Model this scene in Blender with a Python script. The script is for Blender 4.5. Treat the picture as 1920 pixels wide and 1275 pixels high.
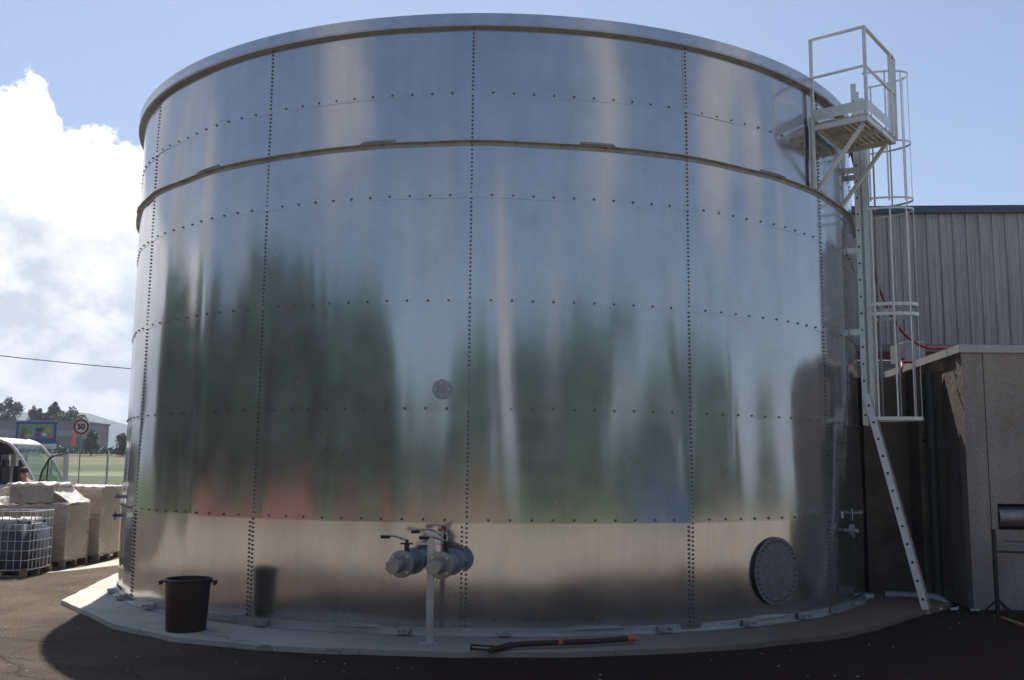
import bpy, bmesh, math, random
from mathutils import Vector, Matrix, noise
random.seed(7)
rad = math.radians
PI = math.pi
for o in list(bpy.data.objects):
    bpy.data.objects.remove(o)
sc = bpy.context.scene
COL = sc.collection

# ------------------------------------------------------------------ camera
F, PITCH, ROLL, YAW = 1847.38, 0.13099, -0.00894, -0.01655
CD, CH = 19.2745, 2.0476
cam = bpy.data.cameras.new("camera")
cam.sensor_width = 36.0
cam.lens = F / 1920 * 36.0
cam.clip_end = 9000
cam.clip_start = 0.05
camo = bpy.data.objects.new("camera", cam)
COL.objects.link(camo)
fh = Vector((-math.sin(YAW), math.cos(YAW), 0))
rt = Vector((math.cos(YAW), math.sin(YAW), 0))
fw = fh * math.cos(PITCH) + Vector((0, 0, math.sin(PITCH)))
up = -fh * math.sin(PITCH) + Vector((0, 0, math.cos(PITCH)))
c_, s_ = math.cos(ROLL), math.sin(ROLL)
r2 = rt * c_ - up * s_
u2 = rt * s_ + up * c_
M = Matrix((r2, u2, -fw)).transposed().to_4x4()
M.translation = Vector((0, -CD, CH))
camo.matrix_world = M
sc.camera = camo

# ------------------------------------------------------------------ light
SUN = Vector((-0.9, 4.5, 8.1)).normalized()
EL = math.asin(SUN.z)
sun = bpy.data.lights.new("sun", 'SUN')
sun.energy = 5.0
sun.angle = rad(0.6)
sun.color = (1.0, 0.95, 0.87)
suno = bpy.data.objects.new("sun", sun)
COL.objects.link(suno)
suno.rotation_euler = SUN.to_track_quat('Z', 'Y').to_euler()
suno.location = (0, 0, 40)
sc.view_settings.view_transform = 'Standard'
sc.view_settings.look = 'None'
sc.view_settings.gamma = 1
sc.view_settings.exposure = 0.5

W = bpy.data.worlds.new("World")
sc.world = W
W.use_nodes = True
nt = W.node_tree
nt.nodes.clear()
N = nt.nodes.new
L = nt.links.new


def mth(op, a, b=None, c=None, clamp=False):
    n = N('ShaderNodeMath')
    n.operation = op
    n.use_clamp = clamp
    for i, x in enumerate((a, b, c)):
        if x is None:
            continue
        if isinstance(x, (int, float)):
            n.inputs[i].default_value = x
        else:
            L(x, n.inputs[i])
    return n.outputs[0]


def mrange(x, a, b, lo=0.0, hi=1.0, smooth=True):
    n = N('ShaderNodeMapRange')
    n.interpolation_type = 'SMOOTHSTEP' if smooth else 'LINEAR'
    L(x, n.inputs[0])
    n.inputs[1].default_value = a
    n.inputs[2].default_value = b
    n.inputs[3].default_value = lo
    n.inputs[4].default_value = hi
    return n.outputs[0]


def wnoise(vec, scale, detail, rough=0.55):
    n = N('ShaderNodeTexNoise')
    n.inputs['Scale'].default_value = scale
    n.inputs['Detail'].default_value = detail
    n.inputs['Roughness'].default_value = rough
    L(vec, n.inputs['Vector'])
    return n.outputs[0]


def wmix(f, a, b):
    n = N('ShaderNodeMix')
    n.data_type = 'RGBA'
    L(f, n.inputs[0])
    for i, x in ((6, a), (7, b)):
        if isinstance(x, tuple):
            n.inputs[i].default_value = (*x, 1)
        else:
            L(x, n.inputs[i])
    return n.outputs[2]


sky = N('ShaderNodeTexSky')
sky.sky_type = 'NISHITA'
sky.sun_disc = False
sky.sun_elevation = EL
sky.sun_rotation = math.atan2(SUN.x, SUN.y)
sky.air_density = 1.0
sky.dust_density = 1.2
sky.ozone_density = 1.2
SKY_STRENGTH = 0.088
tc = N('ShaderNodeTexCoord')
sep = N('ShaderNodeSeparateXYZ')
L(tc.outputs['Generated'], sep.inputs[0])
az = mth('MULTIPLY', mth('ARCTAN2', sep.outputs[0], sep.outputs[1]), 180 / PI)
el = mth('MULTIPLY', mth('ARCSINE', sep.outputs[2]), 180 / PI)
mp = N('ShaderNodeMapping')
mp.inputs['Scale'].default_value = (1, 1, 1.35)
L(tc.outputs['Generated'], mp.inputs[0])
nv = mp.outputs[0]
n_big = wnoise(nv, 7.0, 2, 0.5)
n_mid = wnoise(nv, 26.0, 6, 0.6)
n_fine = wnoise(nv, 70.0, 5, 0.62)
# big cumulus bank low on the left of the tank: its top height against azimuth
AZ0, AZ1, ELM = -180.0, 60.0, 30.0
fc = N('ShaderNodeFloatCurve')
pts = [(-180, 0), (-120, 3), (-90, 9), (-60, 14), (-40, 15), (-30, 16.5), (-28.3, 18.2), (-27.4, 19.3), (-26.4, 20.3), (-25.5, 20.2),
       (-25.0, 18.5), (-24.6, 17.4), (-24.0, 17.4), (-23.2, 17.9), (-22.3, 18.0), (-21.2, 17.7), (-20.3, 17.0), (-17, 15.5), (-5, 9), (15, 4), (60, 1)]
cv = fc.mapping.curves[0]
for i, (a, e) in enumerate(pts):
    x = (a - AZ0) / (AZ1 - AZ0)
    y = e / ELM
    if i == 0:
        cv.points[0].location = (x, y)
    elif i == len(pts) - 1:
        cv.points[-1].location = (x, y)
    else:
        cv.points.new(x, y)
for q in cv.points:
    q.handle_type = 'VECTOR'
fc.mapping.update()
L(mrange(az, AZ0, AZ1, 0, 1, False), fc.inputs['Value'])
top = mth('MULTIPLY', fc.outputs[0], ELM)
edge = mth('ADD', mth('MULTIPLY', mth('SUBTRACT', n_mid, 0.5), 4.2), mth('MULTIPLY', mth('SUBTRACT', n_fine, 0.5), 2.0))
dist = mth('SUBTRACT', mth('ADD', top, edge), el)
maskL = mrange(dist, -0.12, 0.55)
inner = mrange(dist, 0.0, 7.5)           # 0 at crest, 1 well inside
pal = mrange(mth('ADD', mth('MULTIPLY', n_mid, 0.45), mth('MULTIPLY', n_big, 0.7)), 0.44, 0.72)
greyness = mth('MULTIPLY', mrange(dist, 1.0, 9.0), mth('SUBTRACT', 1.0, mth('MULTIPLY', pal, 0.75)), None, True)
greyness = mth('ADD', greyness, mth('MULTIPLY', mth('SUBTRACT', 1.0, mrange(n_mid, 0.3, 0.55)), 0.18), None, True)
cloudL = wmix(greyness, (0.95, 0.93, 0.93), (0.47, 0.51, 0.575))
# loose clouds elsewhere (behind the camera they only show in the tank)
blobs = [  # azimuth from -Y clockwise to +X, elevation, half widths, strength
    (29, 22, 7, 10, .95), (72, 22, 9, 11, 1.0), (-48, 22, 10, 9, .85), (-22, 15, 6, 6, .55), (-100, 14, 10, 9, .9), (-4, 10, 8, 4, .35),
    (9, 9, 5, 12, 1.0), (48, 9, 5, 4, .5), (95, 16, 7, 8, .5), (-75, 12, 7, 6, .5), (-125, 20, 14, 14, .8), (60, 55, 20, 12, .6), (-40, 60, 24, 12, .6)]
acc = None
nz2 = wnoise(nv, 9.0, 4, 0.6)
for a, e, wa, we, st in blobs:
    A = 180 - a
    if A > 180:
        A -= 360
    dx = mth('DIVIDE', mth('WRAP', mth('SUBTRACT', az, A), 180, -180), wa)
    dy = mth('DIVIDE', mth('SUBTRACT', el, e), we)
    r = mth('ADD', mth('MULTIPLY', dx, dx), mth('MULTIPLY', dy, dy))
    g = mth('MULTIPLY', mth('EXPONENT', mth('MULTIPLY', r, -1.0)), st)
    acc = g if acc is None else mth('MAXIMUM', acc, g)
maskB = mth('MULTIPLY', mrange(mth('ADD', acc, mth('MULTIPLY', mth('SUBTRACT', nz2, 0.5), 0.9)), 0.2, 0.85), 0.8)
skyc = N('ShaderNodeMix')
skyc.data_type = 'RGBA'
skyc.blend_type = 'MULTIPLY'
skyc.inputs[0].default_value = 1
L(sky.outputs[0], skyc.inputs[6])
skyc.inputs[7].default_value = (SKY_STRENGTH * 1.0, SKY_STRENGTH * 1.0, SKY_STRENGTH * 1.03, 1)
c1 = wmix(maskB, skyc.outputs[2], (0.50, 0.47, 0.45))
c2 = wmix(maskL, c1, cloudL)
# pale haze low over the horizon
bg = N('ShaderNodeBackground')
L(c2, bg.inputs[0])
bg.inputs[1].default_value = 1.0
wo = N('ShaderNodeOutputWorld')
L(bg.outputs[0], wo.inputs[0])


# ------------------------------------------------------------------ materials
def material(name, col, rough=0.8, metal=0.0, var=0.12, scale=3.0, bump=0.0, bscale=40.0, col2=None, coords='Object',
             stretch=None, spec=0.5, fine=0.0, fscale=200.0, detail=6.0, rvar=0.0, bdist=0.02):
    m = bpy.data.materials.new(name)
    m.use_nodes = True
    t = m.node_tree
    b = t.nodes['Principled BSDF']
    b.inputs['Roughness'].default_value = rough
    b.inputs['Metallic'].default_value = metal
    b.inputs['Specular IOR Level'].default_value = spec
    tcn = t.nodes.new('ShaderNodeTexCoord')
    mpn = t.nodes.new('ShaderNodeMapping')
    if stretch:
        mpn.inputs['Scale'].default_value = stretch
    t.links.new(tcn.outputs[coords], mpn.inputs[0])
    n = t.nodes.new('ShaderNodeTexNoise')
    n.inputs['Scale'].default_value = scale
    n.inputs['Detail'].default_value = detail
    n.inputs['Roughness'].default_value = 0.62
    t.links.new(mpn.outputs[0], n.inputs['Vector'])
    mr = t.nodes.new('ShaderNodeMapRange')
    mr.inputs[1].default_value = 0.33
    mr.inputs[2].default_value = 0.67
    t.links.new(n.outputs[0], mr.inputs[0])
    mx = t.nodes.new('ShaderNodeMix')
    mx.data_type = 'RGBA'
    t.links.new(mr.outputs[0], mx.inputs[0])
    if col2 is None:
        a = tuple(max(0, c * (1 - var)) for c in col)
        c2_ = tuple(min(1, c * (1 + var)) for c in col)
    else:
        a, c2_ = col, col2
    mx.inputs[6].default_value = (*a, 1)
    mx.inputs[7].default_value = (*c2_, 1)
    out = mx.outputs[2]
    if fine > 0:
        n3 = t.nodes.new('ShaderNodeTexNoise')
        n3.inputs['Scale'].default_value = fscale
        n3.inputs['Detail'].default_value = 3
        t.links.new(mpn.outputs[0], n3.inputs['Vector'])
        mr3 = t.nodes.new('ShaderNodeMapRange')
        mr3.inputs[1].default_value = 0.35
        mr3.inputs[2].default_value = 0.68
        mr3.inputs[3].default_value = 1 - fine
        mr3.inputs[4].default_value = 1 + fine
        t.links.new(n3.outputs[0], mr3.inputs[0])
        vm = t.nodes.new('ShaderNodeVectorMath')
        vm.operation = 'SCALE'
        t.links.new(out, vm.inputs[0])
        t.links.new(mr3.outputs[0], vm.inputs['Scale'])
        out = vm.outputs[0]
    t.links.new(out, b.inputs['Base Color'])
    if rvar:
        mr4 = t.nodes.new('ShaderNodeMapRange')
        mr4.inputs[1].default_value = 0.3
        mr4.inputs[2].default_value = 0.7
        mr4.inputs[3].default_value = rough - rvar
        mr4.inputs[4].default_value = rough + rvar
        t.links.new(n.outputs[0], mr4.inputs[0])
        t.links.new(mr4.outputs[0], b.inputs['Roughness'])
    if bump:
        n2 = t.nodes.new('ShaderNodeTexNoise')
        n2.inputs['Scale'].default_value = bscale
        n2.inputs['Detail'].default_value = 5
        t.links.new(mpn.outputs[0], n2.inputs['Vector'])
        bp = t.nodes.new('ShaderNodeBump')
        bp.inputs['Strength'].default_value = bump
        bp.inputs['Distance'].default_value = bdist
        t.links.new(n2.outputs[0], bp.inputs['Height'])
        t.links.new(bp.outputs[0], b.inputs['Normal'])
    m['bsdf'] = 1
    return m


MT = {}
def tankmat():
    m = material('galvanised_sheet', (0.50, 0.50, 0.515), 0.145, 1.0, 0.05, 2.2, 0.10, 260, rvar=0.025, bdist=0.0006, fine=0.05, fscale=90)
    t = m.node_tree
    b = t.nodes['Principled BSDF']
    src = b.inputs['Base Color'].links[0].from_socket
    tcn = t.nodes.new('ShaderNodeTexCoord')

    def nz(scale, stretch, lo, hi, a, c, det=5):
        mpn = t.nodes.new('ShaderNodeMapping')
        mpn.inputs['Scale'].default_value = stretch
        t.links.new(tcn.outputs['Object'], mpn.inputs[0])
        n = t.nodes.new('ShaderNodeTexNoise')
        n.inputs['Scale'].default_value = scale
        n.inputs['Detail'].default_value = det
        n.inputs['Roughness'].default_value = 0.65
        t.links.new(mpn.outputs[0], n.inputs['Vector'])
        mr = t.nodes.new('ShaderNodeMapRange')
        for k, v in zip((1, 2, 3, 4), (lo, hi, a, c)):
            mr.inputs[k].default_value = v
        t.links.new(n.outputs[0], mr.inputs[0])
        return mr.outputs[0]
    streak = nz(7, (1, 1, .06), .48, .80, 1.0, .90)          # run-down streaks
    smudge = nz(1.3, (1, 1, 1), .52, .78, 1.0, .92, 7)       # handling smudges
    mu = t.nodes.new('ShaderNodeMath')
    mu.operation = 'MULTIPLY'
    t.links.new(streak, mu.inputs[0])
    t.links.new(smudge, mu.inputs[1])
    vm = t.nodes.new('ShaderNodeVectorMath')
    vm.operation = 'SCALE'
    t.links.new(src, vm.inputs[0])
    t.links.new(mu.outputs[0], vm.inputs['Scale'])
    t.links.new(vm.outputs[0], b.inputs['Base Color'])
    b2 = t.nodes.new('ShaderNodeBsdfPrincipled')              # the duller zinc bloom
    b2.inputs['Metallic'].default_value = 1.0
    b2.inputs['Roughness'].default_value = 0.5
    t.links.new(vm.outputs[0], b2.inputs['Base Color'])
    mx = t.nodes.new('ShaderNodeMixShader')
    t.links.new(nz(3, (1, 1, .5), .3, .7, .16, .28), mx.inputs[0])
    t.links.new(b.outputs[0], mx.inputs[1])
    t.links.new(b2.outputs[0], mx.inputs[2])
    out = [n for n in t.nodes if n.type == 'OUTPUT_MATERIAL'][0]
    t.links.new(mx.outputs[0], out.inputs[0])
    return m


MT['tank'] = tankmat()
MT['galv'] = material('galvanised_steel', (0.50, 0.51, 0.53), 0.42, 0.9, 0.12, 9, 0.15, 80, rvar=0.08)
MT['galv_dark'] = material('weathered_galvanised', (0.26, 0.26, 0.27), 0.5, 0.8, 0.2, 9)
MT['bolt'] = material('bolt_steel', (0.15, 0.15, 0.165), 0.45, 0.6, 0.2, 20)
MT['alu'] = material('bare_aluminium', (0.66, 0.655, 0.64), 0.42, 0.55, 0.1, 8, rvar=0.06)
MT['alu_dirty'] = material('dusty_aluminium', (0.42, 0.39, 0.34), 0.6, 0.3, 0.25, 7)
MT['black_hole'] = material('hole_shade', (0.012, 0.012, 0.013), 0.8, 0, 0.2, 5)  # near-black, stands for the shade inside hollow rungs and the duct opening
MT['valve'] = material('grey_cast_metal', (0.30, 0.33, 0.38), 0.5, 0.45, 0.15, 14, 0.3, 60)
MT['valve_flange'] = material('zinc_flange', (0.37, 0.36, 0.35), 0.45, 0.6, 0.12, 14)
MT['red'] = material('red_rubber', (0.30, 0.012, 0.025), 0.45, 0, 0.15, 6)
MT['redpaint'] = material('red_paint', (0.20, 0.045, 0.028), 0.7, 0, 0.1, 4)
MT['bluepaint'] = material('blue_paint', (0.02, 0.08, 0.22), 0.4, 0, 0.12, 3)
MT['manhole'] = material('dull_grey_cover', (0.19, 0.18, 0.195), 0.5, 0.5, 0.2, 10, 0.3, 60)
MT['rim'] = material('bright_rim_steel', (0.50, 0.51, 0.54), 0.25, 1.0, 0.08, 6)
MT['girder'] = material('girder_steel', (0.36, 0.34, 0.33), 0.5, 0.6, 0.15, 6)
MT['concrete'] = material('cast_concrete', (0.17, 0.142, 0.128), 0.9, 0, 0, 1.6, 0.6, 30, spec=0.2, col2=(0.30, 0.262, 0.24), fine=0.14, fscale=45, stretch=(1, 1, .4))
MT['concrete_dark'] = material('shaded_concrete', (0.08, 0.060, 0.048), 0.9, 0, 0, 1.3, 0.5, 30, spec=0.2, col2=(0.17, 0.125, 0.10), fine=0.12, fscale=50)  # darker concrete copy, the corner's deep shade put into the colour
MT['coping'] = material('coping_metal', (0.42, 0.41, 0.40), 0.5, 0.2, 0.1, 4)
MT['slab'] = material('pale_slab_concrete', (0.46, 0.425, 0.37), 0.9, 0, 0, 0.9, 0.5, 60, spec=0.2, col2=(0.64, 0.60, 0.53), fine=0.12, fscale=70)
MT['strip'] = material('pale_path_concrete', (0.45, 0.43, 0.38), 0.9, 0, 0.15, 1.5)
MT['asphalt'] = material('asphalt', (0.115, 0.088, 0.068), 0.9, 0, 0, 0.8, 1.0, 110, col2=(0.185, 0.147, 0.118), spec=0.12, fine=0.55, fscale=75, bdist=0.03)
MT['gravel'] = material('tan_gravel', (0.245, 0.205, 0.160), 0.95, 0, 0, 0.5, 0.6, 40, col2=(0.34, 0.29, 0.23), fine=0.2, fscale=30)
MT['soil'] = material('brown_soil', (0.115, 0.068, 0.042), 0.95, 0, 0.3, 2, 0.8, 12)
MT['cladding'] = material('aged_steel_cladding', (0.39, 0.365, 0.38), 0.62, 0.2, 0.22, 2.2, stretch=(5, 5, 0.25), fine=0.08, fscale=9)
MT['fascia'] = material('blue_grey_fascia', (0.07, 0.09, 0.13), 0.5, 0.2, 0.1, 4)
MT['lightbox'] = material('pale_grey_sheet', (0.26, 0.27, 0.31), 0.5, 0.1, 0.06, 3)
MT['binp'] = material('dark_brown_plastic', (0.030, 0.014, 0.011), 0.42, 0, 0.2, 6, 0.15, 30)
MT['wood'] = material('pallet_wood', (0.38, 0.25, 0.13), 0.8, 0, 0.25, 3, 0.3, 20, stretch=(1, 6, 6))
MT['card'] = material('cardboard', (0.42, 0.29, 0.18), 0.85, 0, 0.1, 3)
MT['carddark'] = material('grey_cardboard', (0.20, 0.15, 0.12), 0.85, 0, 0.1, 3)
MT['hose_b'] = material('dark_brown_webbing', (0.045, 0.022, 0.018), 0.8, 0, 0.2, 12)
MT['orange'] = material('orange_plastic', (0.55, 0.10, 0.03), 0.5, 0, 0.1, 9)
MT['white'] = material('white_paint', (0.58, 0.58, 0.60), 0.3, 0, 0.04, 2)
MT['vandark'] = material('dark_van_lining', (0.03, 0.018, 0.022), 0.8, 0, 0.2, 2)
MT['blackp'] = material('black_trim', (0.015, 0.015, 0.017), 0.5, 0, 0.1, 5)
MT['skin'] = material('skin', (0.50, 0.27, 0.17), 0.55, 0, 0.06, 8)
MT['hair'] = material('dark_brown_hair', (0.035, 0.018, 0.010), 0.7, 0, 0.3, 30)
MT['jeans'] = material('dark_trousers', (0.03, 0.04, 0.07), 0.9, 0, 0.2, 20)
MT['fence'] = material('pale_fence_paint', (0.55, 0.57, 0.55), 0.5, 0, 0.1, 5)
MT['greywall'] = material('grey_metal_wall', (0.23, 0.21, 0.21), 0.7, 0, 0.08, 0.3)
MT['greyband'] = material('light_grey_band', (0.33, 0.32, 0.335), 0.7, 0, 0.05, 0.3)
MT['darkwin'] = material('dark_glazing', (0.05, 0.045, 0.05), 0.2, 0, 0.4, 0.6)
MT['trunk'] = material('bark', (0.09, 0.065, 0.045), 0.9, 0, 0.25, 6, 0.6, 20)
MT['foam'] = material('white_foam_scraps', (0.6, 0.6, 0.68), 0.9, 0, 0.1, 20)
MT['boards'] = material('board_blue', (0.03, 0.07, 0.32), 0.4, 0, 0.1, 1)
MT['boardlt'] = material('board_pale', (0.22, 0.30, 0.24), 0.4, 0, 0.3, 3)
MT['yellow'] = material('board_yellow', (0.42, 0.36, 0.12), 0.4, 0, 0.1, 1)
MT['purple'] = material('board_purple', (0.30, 0.02, 0.22), 0.4, 0, 0.1, 1)
MT['orangeb'] = material('signal_orange', (0.75, 0.12, 0.04), 0.5, 0, 0.05, 1)
MT['signred'] = material('sign_red', (0.42, 0.015, 0.02), 0.4, 0, 0.03, 1)
MT['signwhite'] = material('sign_white', (0.72, 0.71, 0.68), 0.4, 0, 0.03, 1)
MT['signblack'] = material('sign_black', (0.012, 0.012, 0.012), 0.5, 0, 0.03, 1)


def leafmat(name, col, col2):
    m = material(name, col, 0.6, 0, 0, 0.9, col2=col2)
    b = m.node_tree.nodes['Principled BSDF']
    b.inputs['Subsurface Weight'].default_value = 0
    return m


MT['leaf'] = leafmat('leaf_dark_green', (0.034, 0.105, 0.070), (0.065, 0.19, 0.105))
MT['leaf2'] = leafmat('leaf_olive', (0.045, 0.065, 0.030), (0.09, 0.115, 0.055))


def glassmat():
    m = bpy.data.materials.new('clear_glass')
    m.use_nodes = True
    t = m.node_tree
    t.nodes.clear()
    o = t.nodes.new('ShaderNodeOutputMaterial')
    mx = t.nodes.new('ShaderNodeMixShader')
    tr = t.nodes.new('ShaderNodeBsdfTransparent')
    tr.inputs[0].default_value = (0.72, 0.80, 0.74, 1)
    g = t.nodes.new('ShaderNodeBsdfGlossy')
    g.inputs['Roughness'].default_value = 0.03
    mx.inputs[0].default_value = 0.12
    t.links.new(tr.outputs[0], mx.inputs[1])
    t.links.new(g.outputs[0], mx.inputs[2])
    t.links.new(mx.outputs[0], o.inputs[0])
    return m


MT['glass'] = glassmat()


def wrapmat():
    m = bpy.data.materials.new('stretch_film')
    m.use_nodes = True
    t = m.node_tree
    t.nodes.clear()
    o = t.nodes.new('ShaderNodeOutputMaterial')
    mx = t.nodes.new('ShaderNodeMixShader')
    tr = t.nodes.new('ShaderNodeBsdfTransparent')
    b = t.nodes.new('ShaderNodeBsdfPrincipled')
    b.inputs['Base Color'].default_value = (0.84, 0.78, 0.72, 1)
    b.inputs['Roughness'].default_value = 0.22
    b.inputs['Specular IOR Level'].default_value = 0.9
    n = t.nodes.new('ShaderNodeTexNoise')
    n.inputs['Scale'].default_value = 1.6
    n.inputs['Detail'].default_value = 5
    n.inputs['Distortion'].default_value = 0.6
    tcn = t.nodes.new('ShaderNodeTexCoord')
    mpn = t.nodes.new('ShaderNodeMapping')
    mpn.inputs['Scale'].default_value = (1, 1, 3)
    mpn.inputs['Rotation'].default_value = (0.3, 0.2, 0)
    t.links.new(tcn.outputs['Object'], mpn.inputs[0])
    t.links.new(mpn.outputs[0], n.inputs['Vector'])
    mr = t.nodes.new('ShaderNodeMapRange')
    mr.inputs[1].default_value = 0.38
    mr.inputs[2].default_value = 0.7
    mr.inputs[3].default_value = 0.20
    mr.inputs[4].default_value = 0.42
    t.links.new(n.outputs[0], mr.inputs[0])
    # film is whiter and less clear on level faces
    ge = t.nodes.new('ShaderNodeNewGeometry')
    sp = t.nodes.new('ShaderNodeSeparateXYZ')
    t.links.new(ge.outputs['True Normal'], sp.inputs[0])
    ab = t.nodes.new('ShaderNodeMath')
    ab.operation = 'ABSOLUTE'
    t.links.new(sp.outputs[2], ab.inputs[0])
    ad = t.nodes.new('ShaderNodeMath')
    ad.operation = 'MULTIPLY_ADD'
    ad.use_clamp = True
    t.links.new(ab.outputs[0], ad.inputs[0])
    ad.inputs[1].default_value = 0.75
    t.links.new(mr.outputs[0], ad.inputs[2])
    t.links.new(ad.outputs[0], mx.inputs[0])
    bp = t.nodes.new('ShaderNodeBump')
    bp.inputs['Strength'].default_value = 0.3
    bp.inputs['Distance'].default_value = 0.02
    t.links.new(n.outputs[0], bp.inputs['Height'])
    t.links.new(bp.outputs[0], b.inputs['Normal'])
    t.links.new(tr.outputs[0], mx.inputs[1])
    t.links.new(b.outputs[0], mx.inputs[2])
    t.links.new(mx.outputs[0], o.inputs[0])
    return m


MT['film'] = wrapmat()


def bottlemat():
    """translucent plastic tank: pale where empty, slate where the liquid stands"""
    m = material('blow_moulded_plastic', (0.075, 0.085, 0.12), 0.35, 0, 0.15, 2)
    t = m.node_tree
    b = t.nodes['Principled BSDF']
    src = b.inputs['Base Color'].links[0].from_socket
    g = t.nodes.new('ShaderNodeTexCoord')
    sp = t.nodes.new('ShaderNodeSeparateXYZ')
    t.links.new(g.outputs['Object'], sp.inputs[0])
    mr = t.nodes.new('ShaderNodeMapRange')
    mr.inputs[1].default_value = 1.00
    mr.inputs[2].default_value = 1.03
    t.links.new(sp.outputs[2], mr.inputs[0])
    mx = t.nodes.new('ShaderNodeMix')
    mx.data_type = 'RGBA'
    t.links.new(mr.outputs[0], mx.inputs[0])
    t.links.new(src, mx.inputs[6])
    mx.inputs[7].default_value = (0.7, 0.68, 0.62, 1)
    t.links.new(mx.outputs[2], b.inputs['Base Color'])
    return m


MT['bottle'] = bottlemat()

# ------------------------------------------------------------------ mesh helpers
ORG = {}


class MB:
    def __init__(s):
        s.v = []
        s.f = []
        s.m = []
        s.mi = 0

    def add(s, vs, fs):
        b = len(s.v)
        s.v += [Vector(v) for v in vs]
        for f in fs:
            s.f.append([b + i for i in f])
            s.m.append(s.mi)

    def box(s, c, d, mat=None):
        x, y, z = [q / 2 for q in d]
        vs = [Vector((i * x, j * y, k * z)) for i in (-1, 1) for j in (-1, 1) for k in (-1, 1)]
        if mat is not None:
            vs = [mat @ v for v in vs]
        vs = [v + Vector(c) for v in vs]
        s.add(vs, [(0, 1, 3, 2), (4, 6, 7, 5), (0, 4, 5, 1), (2, 3, 7, 6), (0, 2, 6, 4), (1, 5, 7, 3)])

    def bar(s, a, b, w, h, upv=(0, 0, 1)):
        """rectangular bar between two points: w across, h along upv"""
        a, b = Vector(a), Vector(b)
        d = (b - a)
        ln = d.length
        d.normalize()
        u = Vector(upv)
        x = d.cross(u)
        if x.length < 1e-4:
            x = d.cross(Vector((1, 0, 0)))
        x.normalize()
        u = x.cross(d).normalized()
        R_ = Matrix((x, d, u)).transposed()
        s.box((a + b) / 2, (w, ln, h), R_)

    def cyl(s, a, b, r0, r1=None, n=12, cap=True):
        r1 = r0 if r1 is None else r1
        a, b = Vector(a), Vector(b)
        d = (b - a).normalized()
        x = d.cross(Vector((0, 0, 1)))
        if x.length < 1e-3:
            x = Vector((1, 0, 0))
        x.normalize()
        y = d.cross(x)
        vs = []
        for P, r in ((a, r0), (b, r1)):
            for i in range(n):
                t = 2 * PI * i / n
                vs.append(P + (x * math.cos(t) + y * math.sin(t)) * r)
        fs = [(i, (i + 1) % n, n + (i + 1) % n, n + i) for i in range(n)]
        if cap:
            fs += [tuple(range(n))[::-1], tuple(range(n, 2 * n))]
        s.add(vs, fs)

    def tube(s, P, r, n=8, closed=False):
        P = [Vector(p) for p in P]
        m = len(P)
        rr = r if isinstance(r, (list, tuple)) else [r] * m
        vs = []
        last = None
        for i, p in enumerate(P):
            if closed:
                d = P[(i + 1) % m] - P[i - 1]
            else:
                d = P[min(i + 1, m - 1)] - P[max(i - 1, 0)]
            d.normalize()
            if last is None:
                x = d.cross(Vector((0.03, 0.05, 1)))
                x.normalize()
            else:
                x = last - d * last.dot(d)
                x.normalize()
            last = x
            y = d.cross(x)
            for k in range(n):
                t = 2 * PI * k / n
                vs.append(p + (x * math.cos(t) + y * math.sin(t)) * rr[i])
        fs = []
        for i in range(m if closed else m - 1):
            a, b = i * n, ((i + 1) % m) * n
            for k in range(n):
                fs.append((a + k, a + (k + 1) % n, b + (k + 1) % n, b + k))
        if not closed:
            fs += [tuple(range(n))[::-1], tuple(range((m - 1) * n, m * n))]
        s.add(vs, fs)

    def ring(s, prof, n=196, a0=0.0, a1=2 * PI, close=True, follow=None):
        """sweep a closed (r, z) profile round the tank axis"""
        m = len(prof)
        full = abs(a1 - a0 - 2 * PI) < 1e-6
        cnt = n if full else n + 1
        vs = []
        for i in range(cnt):
            t = a0 + (a1 - a0) * i / n
            dr = follow(t) if follow else 0.0
            for r, z in prof:
                r += dr
                vs.append((r * math.sin(t), -r * math.cos(t), z))
        fs = []
        for i in range(n):
            a, b = i * m, ((i + 1) % cnt) * m
            for k in range(m if close else m - 1):
                k2 = (k + 1) % m
                fs.append((a + k, b + k, b + k2, a + k2))
        if not full and close:
            fs += [tuple(range(m))[::-1], tuple(range(n * m, (n + 1) * m))]
        s.add(vs, fs)

    def prism(s, pts, z0, z1):
        n = len(pts)
        vs = [(x, y, z0) for x, y in pts] + [(x, y, z1) for x, y in pts]
        s.add(vs, [tuple(range(n))[::-1], tuple(range(n, 2 * n))] + [(i, (i + 1) % n, n + (i + 1) % n, n + i) for i in range(n)])

    def extrude(s, pts, axis, a, b):
        """extrude a 2-D outline (u, z) along 'x' or 'y' from a to b"""
        n = len(pts)
        f = (lambda u, z, t: (t, u, z)) if axis == 'x' else (lambda u, z, t: (u, t, z))
        s.add([f(u, z, a) for u, z in pts] + [f(u, z, b) for u, z in pts],
              [tuple(range(n))[::-1], tuple(range(n, 2 * n))] + [(i, (i + 1) % n, n + (i + 1) % n, n + i) for i in range(n)])

    def build(s, name, mats, parent=None, loc=None, smooth=False, bevel=0, kind=None, fix=True):
        me = bpy.data.meshes.new(name)
        org = Vector(loc) if loc is not None else (ORG[parent] if parent is not None else Vector((0, 0, 0)))
        me.from_pydata([v - org for v in s.v], [], s.f)
        if not isinstance(mats, (list, tuple)):
            mats = [mats]
        for m in mats:
            me.materials.append(m)
        if len(mats) > 1:
            me.polygons.foreach_set('material_index', s.m)
        if fix:
            bm = bmesh.new()
            bm.from_mesh(me)
            bmesh.ops.recalc_face_normals(bm, faces=bm.faces)
            bm.to_mesh(me)
            bm.free()
        if smooth:
            me.polygons.foreach_set('use_smooth', [True] * len(me.polygons))
            if smooth != 'all':
                me.set_sharp_from_angle(angle=rad(38))
        me.update()
        o = bpy.data.objects.new(name, me)
        COL.objects.link(o)
        if parent is not None:
            o.parent = parent
            o.location = org - ORG[parent]
        else:
            o.location = org
        ORG[o] = org
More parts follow.
